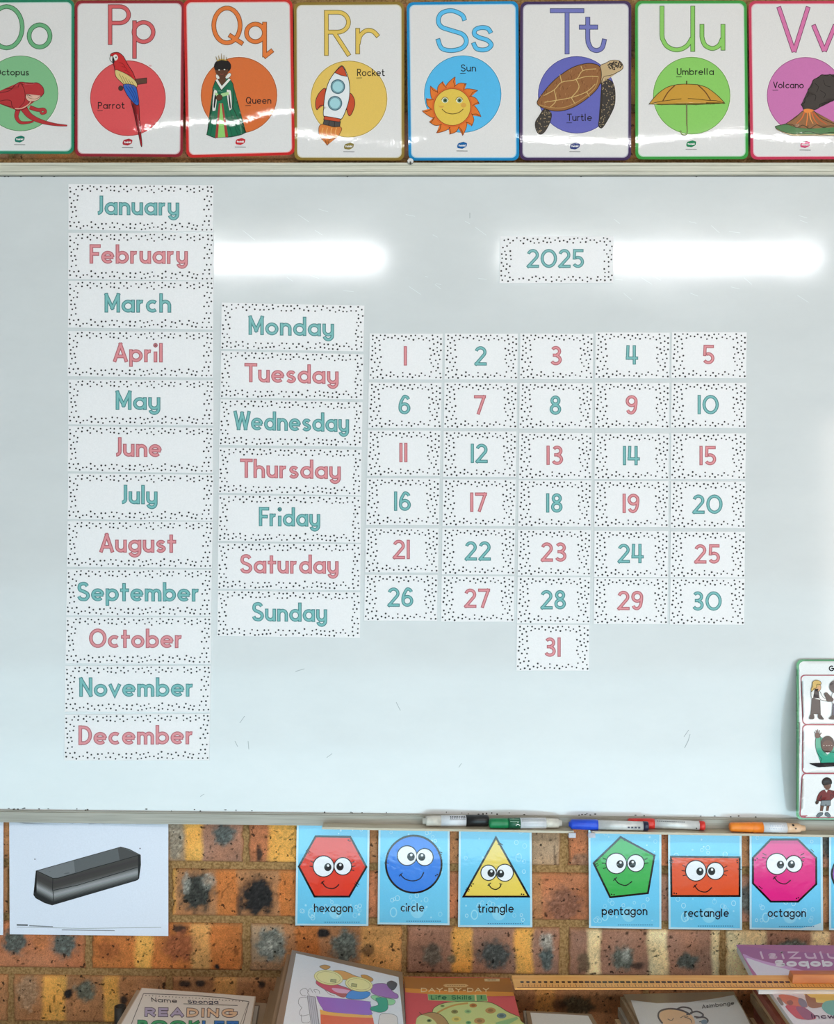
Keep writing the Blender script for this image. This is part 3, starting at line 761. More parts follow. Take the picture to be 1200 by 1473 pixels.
# --- O
def octopus(a):
    P = lambda L: t1(spl(L, True, 5)); q = lambda L: t1(spl(L, False, 5))
    c = (186,52,56); ol = (96,26,34)
    for pts, w, e in (([(150,690),(190,740),(260,775),(350,796),(430,803)],9,1.2), ([(118,695),(105,745),(130,782),(180,783),(215,775)],6,1.5), ([(190,685),(240,702),(280,700),(290,718),(268,726),(258,712)],5,2), ([(20,620),(-30,650),(-60,720)],10,3)):
        a.stroke(q(pts), w+1.4, ol, 0, taper=e+1); a.stroke(q(pts), w, c, 1, taper=e)
    a.oshape(P([(-40,600),(0,592),(60,580),(95,545),(130,525),(190,532),(240,530),(275,560),(278,600),(240,632),(195,640),(165,690),(110,705),(78,680),(70,645),(30,640),(-40,650)]), c, 2, ol, .9)
    a.oshape(P([(172,600),(185,625),(230,632),(262,612),(240,640),(190,648),(165,625)]), (226,180,160), 3, ol, .5)
    a.stroke(q([(205,632),(185,665),(140,692),(95,694)]), 1.4, (226,170,150), 4)
    a.stroke(q([(135,535),(150,560),(160,600),(155,650),(120,690)]), .8, ol, 4); a.stroke(q([(115,560),(125,535),(150,540)]), .8, ol, 4)
poster([(-52,0),(107,-1),(106.5,221.5),(-51,221)], (191,191), (40,130,98), (112,178,128), (132,188,138), TP(t1,131,597), 54, [(t1(arc(42,174,100,132,0,360,32)[:-1]), True), (t1(arc(253,230,67,71,0,360,28)[:-1]), True)], 6.4,
       octopus, ('Octopus', -7.5, 41.6, 108.5, 6.4), (28.3, 200, (30,120,100)), 'green-bordered letter O poster with a red octopus, cut off by the left edge')
# --- P
def parrot(a):
    P = lambda L: t1(spl(L, True, 5)); q = lambda L: t1(spl(L, False, 5))
    ol = (56,20,28)
    a.oshape(t1([(862,507),(938,498),(938,532),(866,542)]), (96,64,52), 0, ol, .8); a.oshape(t1(arc(772,564,15,16,0,360,14)[:-1]), (70,50,48), 0, ol, .6)
    a.oshape(P([(838,640),(885,655),(893,780),(908,920),(898,920),(868,760)]), (176,40,46), 1, ol, .8); a.stroke(q([(862,660),(880,780),(898,890)]), .8, (110,22,34), 2)
    a.oshape(P([(706,356),(722,338),(758,336),(790,362),(815,410),(850,465),(866,520),(835,545),(770,520),(738,460),(726,405)]), (206,44,48), 3, ol, .9)
    a.oshape(P([(736,450),(762,452),(820,480),(868,520),(874,556),(820,560),(770,520),(742,490)]), (222,196,128), 4, ol, .7)
    a.oshape(P([(790,540),(862,548),(880,600),(888,660),(872,672),(838,640),(806,595)]), (44,96,186), 5, ol, .8)
    for d in (0, 18, 36): a.stroke(q([(805+d,552),(838+d*.8,600),(862+d*.5,655)]), .7, (26,46,110), 6)
    for d in range(5): a.stroke(q([(762+d*20,472+d*12),(786+d*19,520+d*9),(800+d*16,548+d*3)]), .6, (120,92,44), 6)
    for d in range(4): a.stroke(q([(760+d*18,400+d*24),(785+d*16,408+d*24),(800+d*14,428+d*20)]), .6, (130,20,30), 6)
    a.disc(*TP(t1,738,368), 3.6, 4.4, (236,230,226), 5, 14); a.disc(*TP(t1,742,366), 1.0, 1.2, (40,30,30), 6, 8)
    a.oshape(P([(706,360),(722,362),(730,385),(728,402),(716,396),(703,382)]), (236,230,226), 6, ol, .8); a.poly(P([(720,364),(732,382),(727,403),(718,394)]), (40,32,36), 7)
poster([(107.6,.8),(265.4,.6),(263,226),(107.8,225)], (186,181), (150,40,52), (222,100,104), (224,84,88), TP(t1,818,628), 54,
       [t1([(704,287),(704,28)]), t1([(704,42),(765,42)]+arc(765,94.5,58,52.5,-90,90,14)+[(704,147)]), t1([(860,130),(860,376)]), (t1(arc(918,205,62,62,0,360,26)[:-1]), True)], 6.2,
       parrot, ('Parrot', 140.8, 179.6, 156.5, 6.6), (183.4, 204.3, (176,40,52)), 'dark red bordered letter P poster with a parrot on a branch')
# --- Q
def queen(a):
    P = lambda L: t2(spl(L, True, 5)); q = lambda L: t2(spl(L, False, 5))
    ol = (34,36,32); g = (34,112,80); g2 = (24,84,62); fur = (232,228,220); sk = (96,60,44)
    a.oshape(t2([(182,420),(255,408),(274,440),(278,500),(272,560),(300,620),(342,692),(318,704),(285,712),(262,716),(240,718),(236,640),(195,640),(182,722),(165,716),(136,704),(160,590),(166,520),(168,460)]), g, 0, ol, .9)
    a.poly(t2([(205,540),(216,540),(236,716),(190,720)]), (150,206,112), 1); a.poly(t2([(200,540),(208,540),(194,722),(180,720)]), (168,62,56), 2); a.poly(t2([(213,540),(221,540),(248,714),(234,720)]), (168,62,56), 2)
    for L in ([(255,560),(275,640),(300,705)], [(235,580),(252,650),(270,712)], [(180,600),(165,660),(155,708)], [(268,600),(292,660),(322,698)]): a.stroke(q(L), .8, g2, 2)
    a.oshape(P([(172,480),(185,472),(192,490),(184,570),(176,580),(165,572)]), fur, 3, ol, .5); a.poly(P([(178,500),(186,505),(178,562),(172,555)]), (30,34,36), 4)
    a.oshape(P([(240,478),(252,470),(264,482),(268,560),(262,574),(252,570)]), fur, 3, ol, .5); a.poly(P([(250,500),(256,500),(262,560),(256,562)]), (30,34,36), 4)
    a.poly(t2([(210,490),(250,480),(252,496),(212,508)]), (178,214,150), 4); a.poly(t2([(178,484),(196,490),(200,508),(184,500)]), (178,214,150), 4)
    a.oshape(P([(190,500),(205,494),(218,505),(212,522),(196,526),(186,516)]), sk, 5, ol, .5)
    a.poly(t2([(205,390),(232,388),(236,425),(218,450),(200,428)]), sk, 5)
    a.stroke(t2([(186,416),(214,462),(258,412)]), 4.2, ol, 5); a.stroke(t2([(187,416),(214,460),(257,413)]), 3.2, fur, 6)
    a.oshape(P([(184,392),(194,390),(204,408),(196,414),(186,408)]), fur, 6, ol, .5); a.oshape(P([(234,402),(252,382),(264,388),(258,402),(240,412)]), fur, 6, ol, .5)
    a.disc(*TP(t2,219,347), 12.4, 10.4, (34,28,30), 6, 22); a.disc(*TP(t2,215,370), 9.4, 8.2, sk, 7, 18); a.poly(P([(180,352),(200,336),(235,334),(254,352),(250,362),(225,352),(200,356),(184,368)]), (34,28,30), 8)
    a.disc(*TP(t2,201,366), 1.2, .9, (230,226,214), 8, 8); a.disc(*TP(t2,229,364), 1.2, .9, (230,226,214), 8, 8); a.stroke(q([(205,386),(214,390),(224,386)]), .8, (150,70,60), 8)
    a.stroke(q([(190,318),(214,311),(240,316)]), 1.6, (206,170,84), 7)
    for x, y in ((184,296),(198,290),(212,280),(226,288),(240,298)): a.stroke(t2([(214+(x-212)*.86,314),(x,y)]), 1.1, (150,118,56), 8, taper=.7)
poster([(264,-.5),(420.8,-1.4),(424.2,222.8),(268.2,227)], (182,162), (208,48,46), (236,126,62), (222,112,58), TP(t2,305,498), 54.6,
       [(t2(arc(242,133,69,91,0,360,30)[:-1]), True), t2([(252,182),(326,230)]), (t2(arc(391,172,47,46,0,360,24)[:-1]), True), t2([(439,114),(439,300)]), t2([(434,300),(482,262)])], 6.6,
       queen, ('Queen', 353.8, 390.4, 149.2, 6.6), (345.8, 203.5, (206,44,52)), 'bright red bordered letter Q poster with a queen in a green robe')
# --- R
def rocket(a):
    P = lambda L: t2(spl(L, True, 6)); ol = (52,40,36); rd = (206,78,48)
    a.oshape(P([(738,650),(722,690),(738,728),(752,722),(766,760),(782,728),(812,722),(832,700),(836,664)]), (222,128,58), 0, (120,60,30), .8)
    for x in (745, 768, 792, 815): a.stroke(t2(spl([(x,668),(x-6,695),(x+6,715)])), 1.2, (240,178,100), 1)
    a.oshape(t2([(752,622),(836,636),(832,662),(800,664),(772,656),(744,650)]), (78,72,72), 1, ol, .8); a.stroke(t2([(778,628),(774,655)]), .8, ol, 2); a.stroke(t2([(806,632),(804,662)]), .8, ol, 2)
    a.oshape(P([(758,464),(728,482),(708,520),(706,556),(714,574),(730,552),(752,544)]), rd, 1, ol, .9); a.oshape(P([(882,488),(904,508),(911,545),(898,588),(882,606),(870,580),(868,545)]), rd, 1, ol, .9)
    a.oshape(P([(845,344),(872,392),(884,450),(882,510),(868,565),(838,625),(790,618),(750,610),(748,560),(756,490),(776,425),(810,374)]), (236,236,238), 2, ol, 1)
    a.oshape(t2([(845,344),(858,366),(870,400),(838,394),(806,380),(824,360)]), rd, 3, ol, .8)
    a.oshape(t2([(752,607),(790,613),(836,622),(832,638),(790,632),(748,626)]), rd, 4, ol, .8)
    for x, y in ((822,453),(807,540)):
        a.disc(*TP(t2,x,y), 10.4, 10.6, (62,96,110), 3, 26); a.disc(*TP(t2,x,y), 9.2, 9.4, (120,156,166), 4, 26); a.disc(*TP(t2,x,y), 7.4, 7.6, (168,212,220), 5, 26)
poster([(422.8,3.4),(581.6,2.6),(581.8,231),(423.6,230.6)], (193,207), (150,122,56), (234,196,96), (234,194,98), TP(t2,880,518), 54.8,
       [t2([(762,292),(762,52)]), t2([(762,64),(822,64)]+arc(822,116,56,52,-90,90,14)+[(762,168)]), t2([(800,166),(882,292)]), t2([(926,284),(926,146)]), t2(spl([(928,232),(940,186),(972,160),(1006,164),(1034,192)]))], 6.5,
       rocket, ('Rocket', 513.8, 553.7, 109.4, 7.0), (502, 210.2, (140,122,62)), 'mustard-bordered letter R poster with a white and red rocket')
# --- S
def sun(a):
    ol = (150,60,28); cx, cy = 257, 560
    for i in range(14):
        A = 2*PI*i/14+.12; r0, r1 = 88, 158 if i % 2 == 0 else 142
        def pt(r, d): return (cx+r*math.cos(A+d), cy+r*math.sin(A+d))
        pts = [pt(r0,-.30), pt(112,-.20), pt(132,-.03), pt(r1,.20), pt(136,.16), pt(118,.20), pt(r0,.32)]
        a.oshape(t3(spl(pts, True, 4)), (230,120,48), 0+(i % 2)*.6, (110,46,24), .8)
    a.disc(*TP(t3,cx,cy), 29, 29, (224,104,44), 1.8, 40); a.disc(*TP(t3,cx,cy), 26.8, 26.8, (150,60,32), 2.4, 40); a.disc(*TP(t3,cx,cy), 26, 26, (232,196,84), 3, 40)
    for x in (219, 294):
        a.disc(*TP(t3,x,524), 4.8, 4.2, (238,234,210), 4, 16); a.disc(*TP(t3,x+1,525), 3.2, 3.2, (96,128,96), 5, 14); a.disc(*TP(t3,x+1,525), 1.5, 1.5, (40,50,40), 6, 10)
        a.stroke(t3(spl([(x-19,524),(x-8,510),(x+8,510),(x+19,522)])), .8, (120,90,40), 6)
    a.stroke(t3(spl([(203,570),(225,588),(258,596),(292,588),(315,570)])), 1.0, (96,66,36), 5)
    a.disc(*TP(t3,200,552), 4, 3.4, (226,168,76), 4, 14); a.disc(*TP(t3,316,550), 4, 3.4, (226,168,76), 4, 14)
poster([(585,3.2),(745.8,1.6),(747,231),(587.8,231)], (203,195), (28,138,196), (98,196,244), (88,186,236), TP(t3,312,492), 55.2,
       [t3(spl([(322,108),(308,78),(255,56),(203,68),(184,105),(200,140),(255,160),(312,180),(331,216),(310,250),(255,264),(202,252),(181,202)])), t3(spl([(460,174),(444,150),(412,144),(380,154),(373,178),(398,196),(440,210),(461,234),(442,256),(410,261),(382,252),(367,222)]))], 6.6,
       sun, ('Sun', 663, 685, 102.8, 6.8), (664.8, 209, (28,96,160)), 'light blue bordered letter S poster with a smiling orange sun')
# --- T
def turtle(a):
    P = lambda L: t3(spl(L, True, 5)); q = lambda L: t3(spl(L, False, 5)); ol = (50,36,28)
    rr = random.Random(4)
    def scales(pts, n):
        xs = [p[0] for p in pts]; ys = [p[1] for p in pts]
        def inside(x, y):
            c = False; j = len(pts)-1
            for i in range(len(pts)):
                if (pts[i][1] > y) != (pts[j][1] > y) and x < (pts[j][0]-pts[i][0])*(y-pts[i][1])/(pts[j][1]-pts[i][1])+pts[i][0]: c = not c
                j = i
            return c
        k = 0
        for t in range(4000):
            x, y = rr.uniform(min(xs), max(xs)), rr.uniform(min(ys), max(ys))
            if inside(x, y) and inside(x+1, y+1) and inside(x-1, y-1):
                yield x, y; k += 1
                if k >= n: return
    fr = P([(1040,425),(1080,418),(1106,455),(1108,540),(1085,600),(1048,662),(1030,668),(1022,648),(1034,590),(1040,520)])
    hf = P([(738,572),(775,592),(768,640),(740,690),(715,702),(696,680),(692,640),(712,606)])
    for pts, n in ((fr, 70), (hf, 40)):
        a.oshape(pts, (64,58,56), 0, ol, .8)
        for x, y in scales(pts, n): a.disc(x, y, .9, .55, (176,150,116), 1, 6, rr.uniform(0, 180))
    hd = P([(1028,352),(1060,330),(1090,316),(1130,318),(1150,342),(1142,366),(1090,392),(1050,402),(1030,440)])
    a.oshape(hd, (200,170,128), 0, ol, .8)
    for x, y in scales(P([(1070,335),(1100,318),(1132,320),(1148,344),(1138,362),(1095,368),(1075,360)]), 60): a.disc(x, y, 1.3, .9, (56,48,46), 1, 6, rr.uniform(0, 180))
    sh = P([(703,545),(722,500),(790,420),(880,356),(960,332),(1018,340),(1036,370),(1032,430),(1000,482),(920,545),(840,578),(765,576)])
    a.oshape(sh, (150,98,60), 2, ol, 1)
    for x, y in scales(sh, 80): a.stroke([(x, y), (x+rr.uniform(-2,2), y-rr.uniform(2,5))], .8, rr.choice([(116,72,42),(176,124,78),(128,80,46)]), 3)
    for L in ([(735,500),(790,470),(830,430),(905,415),(940,370),(1010,360)], [(790,470),(800,525),(770,560)], [(830,430),(820,390)], [(800,525),(880,510),(960,480),(1005,440)], [(905,415),(920,460),(880,510)], [(880,510),(900,545)], [(960,480),(975,505)], [(940,370),(930,345)], [(800,525),(740,535)], [(905,415),(960,400),(1020,400)]):
        a.stroke(q(L), 1.0, (214,180,116), 4)
    a.stroke(q([(712,548),(770,562),(842,562),(920,528),(1000,465),(1022,400)]), 1.2, (186,142,84), 4)
poster([(748.6,2.6),(908.4,1.2),(908,230.6),(747.8,230.6)], (200,204), (72,52,92), (122,124,192), (104,104,184), TP(t3,908,496), 55.2,
       [t3([(768,56),(948,56)]), t3([(858,64),(858,284)]), t3([(966,88),(966,200)]+spl([(968,222),(985,254),(1015,264),(1042,248),(1054,203)])), t3([(920,142),(1020,142)])], 6.8,
       turtle, ('Turtle', 816, 851.8, 174, 7.0), (827.2, 210, (44,56,120)), 'dark purple bordered letter T poster with a brown sea turtle')
# --- U
def umbrella(a):
    P = lambda L: t4(spl(L, True, 5)); q = lambda L: t4(spl(L, False, 5)); ol = (70,50,26)
    a.oshape(t4([(135,600),(205,582),(350,566),(480,578),(574,596),(548,592),(515,592),(490,600),(460,594),(405,604),(380,598),(300,602),(270,598),(205,604),(180,596)]), (110,116,56), 0, ol, .6)
    a.stroke(t4([(352,570),(353,725)]), 2.0, ol, 1); a.stroke(t4([(352,570),(353,725)]), 1.1, (150,140,100), 2)
    a.stroke(q([(354,718),(355,760),(345,775),(325,772),(317,752)]), 2.0, ol, 1); a.stroke(q([(354,718),(355,760),(345,773),(326,770),(318,755)]), 1.0, (160,190,110), 2)
    a.oshape(t4(spl([(135,600),(165,562),(200,528),(245,500),(300,486)])+spl([(300,486),(350,484),(415,487)])[1:]+spl([(415,487),(470,505),(530,550),(572,594)])[1:]+spl([(572,594),(525,580),(480,578)])[1:]+spl([(480,578),(350,567),(212,582)])[1:]+spl([(212,582),(170,590)])[1:]), (204,152,58), 3, ol, .9)
    a.stroke(q([(284,492),(245,530),(214,582)]), 1.6, (112,70,36), 4); a.stroke(q([(416,488),(460,530),(490,578)]), 1.6, (112,70,36), 4)
    a.stroke(t4([(352,465),(352,487)]), 1.8, (86,66,36), 4)
poster([(913.8,1.2),(1074.4,.8),(1076.8,229),(914.2,229.4)], (203,190), (66,156,72), (146,206,104), (142,202,102), TP(t4,381,550), 55.2,
       [t4([(210,33),(210,200)]+spl([(212,222),(235,262),(275,284),(315,284),(355,262),(384,218)])), t4([(387,33),(387,298)]), t4([(440,138),(440,210)]+spl([(443,228),(460,262),(500,279),(538,262),(558,222)])), t4([(561,138),(561,291)])], 6.6,
       umbrella, ('Umbrella', 973.8, 1027.2, 107.8, 6.6), (994.5, 206.8, (36,130,84)), 'green-bordered letter U poster with a golden umbrella')
# --- V
def volcano(a):
    P = lambda L: t4(spl(L, True, 5)); q = lambda L: t4(spl(L, False, 5)); ol = (50,44,36)
    a.oshape(P([(872,735),(930,772),(1000,782),(1100,776),(1200,780),(1280,768),(1260,745),(1100,750)]), (226,200,150), 0, ol, .6)
    a.oshape(P([(862,728),(915,715),(960,700),(1040,690),(1120,700),(1200,716),(1290,735),(1280,768),(1180,762),(1120,772),(1050,756),(980,772),(920,762),(885,748)]), (88,128,84), 1, ol, .8)
    a.oshape(t4(spl([(925,712),(980,676),(1018,640),(1052,634),(1086,640),(1120,676),(1180,704),(1250,730),(1180,724),(1140,735),(1100,718),(1060,740),(1020,720),(985,735),(960,716)], True, 4)), (150,104,70), 2, ol, .8)
    for L, c in (([(1030,645),(1015,680),(985,712)],(222,110,60)), ([(1050,640),(1045,690),(1040,725)],(232,130,70)), ([(1070,642),(1085,685),(1110,715)],(222,110,60)), ([(1082,648),(1120,690),(1160,715)],(206,96,54)), ([(1060,640),(1064,680),(1080,712)],(240,160,90))): a.stroke(q(L), 2.2, c, 3, taper=.8)
    a.oshape(P([(1018,612),(1012,600),(1030,590),(1035,565),(1050,548),(1052,515),(1072,495),(1080,462),(1110,445),(1130,430),(1160,436),(1178,428),(1205,445),(1250,430),(1290,470),(1280,530),(1215,555),(1195,580),(1150,590),(1120,600),(1112,620),(1085,632),(1050,630),(1030,634)]), (70,62,60), 3, (34,30,30), .9)
    for L in ([(1090,480),(1110,500),(1100,530)], [(1140,460),(1150,490),(1180,500)], [(1070,540),(1095,550),(1090,580)], [(1120,520),(1150,540),(1140,565)]): a.stroke(q(L), .8, (40,36,36), 4)
    a.poly(P([(1025,632),(1050,626),(1084,634),(1060,648),(1035,648)]), (236,140,70), 3.6)
poster([(1077,1.4),(1237,1),(1239,229),(1080,229.6)], (195,206), (206,64,92), (222,120,172), (206,118,176), TP(t4,1036,551), 55.2,
       [t4([(881,38),(970,300)]), t4([(970,300),(1052,38)]), t4([(1081,142),(1145,296)]), t4([(1145,296),(1208,142)])], 6.6,
       volcano, ('Volcano', 1112.6, 1156.4, 127, 6.4), (1158.5, 207.8, (206,64,110)), 'pink-bordered letter V poster with a smoking volcano, cut off by the right edge')

# ================================================================== SHAPE POSTERS
YS = 0.017
def shape_poster(q, t, pts, col, eyes, smile, lash, cap, label, seed, circle=None, ticks=(), dts=()):
    def mp(px, py, off):
        x0, x1 = q[0][0], q[1][0]; u = min(1, max(0, (px-x0)/(x1-x0))); v = min(1, max(0, (py-1182)/154))
        return W(px, py, YS-.0025*4*u*(1-u)-.003*4*v*(1-v)-off)
    org = W((q[0][0]+q[2][0])/2, (q[0][1]+q[2][1])/2, YS)
    uc = [q[0][0]+(q[1][0]-q[0][0])*i/5 for i in range(1, 5)]; cu = [1186+25*i for i in range(1, 6)]
    f = quad_uv(q); a = Art(mp, 'lam')
    a.poly([f(0,0), f(1,0), f(1,1), f(0,1)], (190,222,236), 0)
    a.poly([f(.028,0), f(.972,0), f(.972,.982), f(.028,.982)], (112,200,238), 1)
    r = random.Random(seed)
    for i in range(34):                                    # printed water bubbles
        u, v = r.uniform(.08, .92), r.choice([r.uniform(.06,.5), r.uniform(.7,.93)]); p = f(u, v); rad = r.uniform(1.0, 3.2)
        c = r.choice([(166,222,246),(152,216,244),(182,228,248)])
        if rad > 1.8: a.stroke([(p[0]+rad*math.cos(k), p[1]+rad*1.15*math.sin(k)) for k in (2*PI*j/14 for j in range(14))], .8, c, 2, closed=True)
        else: a.disc(p[0], p[1], rad, rad*1.1, c, 2, 10)
    p = f(.55, .86); a.disc(p[0], p[1], 10, 11, (142,214,243), 2, 20)
    p = f(.22, .88); a.stroke([(p[0]+4.5*math.cos(k), p[1]+6.5*math.sin(k)) for k in (2*PI*j/16 for j in range(16))], 1.6, (160,222,246), 2, closed=True)
    p = f(.82, .32); a.stroke([(p[0]+4*math.cos(k), p[1]+6*math.sin(k)) for k in (2*PI*j/16 for j in range(16))], 1.2, (150,216,244), 2, closed=True)
    p0, p1 = f(.40, .966), f(.86, .966)
    for i in range(16):
        x = p0[0]+(p1[0]-p0[0])*i/15; a.stroke([(x, p0[1]), (x+1.9, p0[1])], 1.3, (64,128,176), 3)
    o = a.build('shape_poster', None, org, cu, uc, slab=([f(0,0), f(1,0), f(1,1), f(0,1)], (190,222,236), .0006)); tag(o, label, 'poster', 'shape posters below the whiteboard')
    a = Art(mp, 'lam', 5)
    ol = (16,11,14)
    sh = t(circle) if circle else t(pts)
    a.poly(sh, col, 0); a.stroke(sh, 2.7, ol, 1, closed=True)
    for L in ticks: a.stroke(t(L), 1.0, ol, 2)
    for x, y in dts: a.disc(*TP(t,x,y), 1.1, 1.1, ol, 2, 8)
    ps = a.build('printed_shape', o, org, cu, uc)
    s = TP(t,1,0)[0]-TP(t,0,0)[0]
    a = Art(mp, 'lam', 9)
    for i, (ex, ey, er, px, py, pr) in enumerate(eyes):
        c = TP(t,ex,ey); a.disc(c[0], c[1], er*s, er*s, ol, 0+i*.2, 30); a.disc(c[0], c[1], er*s-1.35, er*s-1.35, (238,240,246), .6+i*.2, 30)
        c = TP(t,px,py); a.disc(c[0], c[1], pr*s, pr*s*1.1, (24,20,24), 2, 18); a.disc(c[0]+pr*s*.1, c[1]-pr*s*.45, pr*s*.34, pr*s*.34, (236,236,240), 3, 10)
    a.stroke(t(spl(smile)), 1.4, ol, 1)
    d = smile[0]; a.stroke(t([(d[0]-4,d[1]+10),(d[0]+11,d[1]-4)]), 1.2, ol, 1)
    for L in lash: a.stroke(t(spl(L)), 1.0, ol, 1)
    a.build('printed_face', ps, org, cu, uc)
    a = Art(mp, 'lam', 5); wd, xa, xb, yb, xh = cap
    a.text(wd, xa, xb, yb, xh, (24,20,28), 1.6, 0, H=1.55, style='hand'); a.build('caption', o, org, cu, uc)
    return o
u3 = crop(3.243, 410, 1150); u4 = crop(2.857, 780, 1150)
def capx(t, wd, xa, xb, yb, xh): (x0, y0), (x1, _) = t([(xa, yb), (xb, yb)]); return (wd, x0, x1, y0, xh)
def lashes(ex, ey, er, side, n=3):
    out = []
    for k in range(n):
        A = math.radians(-20+22*k if side > 0 else 200-22*k); out.append([(ex+er*math.cos(A), ey+er*math.sin(A)), (ex+(er+15)*math.cos(A)+0, ey+(er+15)*math.sin(A)-3)])
    return out
shape_poster([(427,1182.4),(532,1184),(530,1332),(424.8,1331.3)], u3, [(143,172),(305,175),(380,315),(300,453),(138,453),(65,313)], (224,62,44),
    [(180,312,51,200,316,17),(270,312,43,257,313,17)], [(172,383),(190,408),(218,416),(238,410),(252,396)], lashes(180,312,51,-1,2)+lashes(270,312,43,1,3), capx(u3,'hexagon',135,316,526,8.6),
    'blue poster of a smiling red hexagon, hung left of the marker tray end', 1, ticks=([(98,238),(112,252)],[(104,232),(118,246)],[(322,392),(340,406)],[(328,384),(346,398)]), dts=((296,190),(304,194)))
shape_poster([(544.8,1184),(647,1185),(646.8,1331),(543.2,1329.5)], u3, None, (58,128,226),
    [(570,262,48,588,267,18),(652,269,42,638,268,17)], [(537,348),(562,372),(600,380),(632,368),(648,340)], [], capx(u3,'circle',540,650,523,8.4),
    'blue poster of a smiling blue circle', 2, circle=arc(601,302,130,133,0,360,48)[:-1], ticks=([(714,250),(732,258)],[(716,242),(734,250)],[(464,296),(484,298)]), dts=((704,356),(711,350)))
shape_poster([(660.4,1185),(764.8,1186),(766,1334),(659,1333.5)], u3, [(985,178),(1138,453),(833,453)], (234,206,92),
    [(950,342,38,962,343,17),(1026,342,42,1006,346,17)], [(950,393),(962,412),(984,420),(1004,408),(1008,393)], [[(1000,392),(1014,396)]], capx(u3,'triangle',900,1068,528,8.6),
    'blue poster of a smiling yellow triangle', 3, ticks=([(992,208),(1012,220)],[(998,200),(1018,214)],[(842,420),(858,430)],[(846,412),(862,422)]), dts=((870,404),(878,394),(1104,442),(1114,443)))
shape_poster([(846.6,1188),(951.6,1189),(951.6,1336.5),(847.5,1334.8)], u4, [(323,155),(462,230),(435,385),(280,402),(212,262)], (62,172,82),
    [(305,263,44,321,266,15),(385,262,37,371,264,15)], [(297,324),(315,345),(345,353),(370,337)], lashes(305,263,44,-1,3)+lashes(385,262,37,1,2), capx(u4,'pentagon',245,433,475,8.4),
    'blue poster of a smiling green pentagon', 4, ticks=([(332,160),(340,170)],[(218,268),(230,262)],[(221,276),(233,270)]), dts=((286,390),(296,391)))
shape_poster([(961.3,1190),(1067,1191),(1067.7,1338),(962,1336.5)], u4, [(530,235),(812,238),(812,397),(532,397)], (224,86,48),
    [(632,293,44,649,296,15),(712,294,37,697,295,15)], [(626,352),(644,374),(675,380),(698,362)], lashes(632,293,44,-1,3)+lashes(712,294,37,1,3), capx(u4,'rectangle',585,768,483,8.4),
    'blue poster of a smiling orange-red rectangle', 5, ticks=([(524,250),(540,250)],[(524,258),(540,258)],[(804,286),(820,288)]), dts=((802,250),(803,260),(543,385),(552,387)))
shape_poster([(1078.6,1191),(1183.4,1192),(1184.3,1338.5),(1078.6,1337)], u4, [(940,165),(1052,165),(1127,240),(1127,348),(1052,420),(940,420),(867,345),(867,240)], (224,42,132),
    [(965,265,45,980,268,15),(1035,265,36,1025,266,15)], [(953,318),(972,340),(1000,347),(1022,332)], lashes(950,240,30,-1,2)+lashes(1035,240,30,1,3), capx(u4,'octagon',927,1085,483,8.4),
    'blue poster of a smiling pink octagon', 6, ticks=([(1098,210),(1114,222)],[(1104,204),(1118,216)],[(884,362),(900,374)],[(890,356),(906,368)]), dts=((1046,407),(1054,404),(876,250),(884,242)))
shape_poster([(1193,1192),(1298,1193),(1298,1339),(1193,1338)], u4, None, (150,90,180),
    [(1300,280,44,1318,284,15),(1378,280,37,1362,284,15)], [(1296,340),(1320,358),(1350,350)], [], capx(u4,'oval',1290,1390,483,8.4),
    'blue shape poster at the far right, cut off by the picture edge', 7, circle=arc(1333,306,142,104,0,360,40)[:-1])

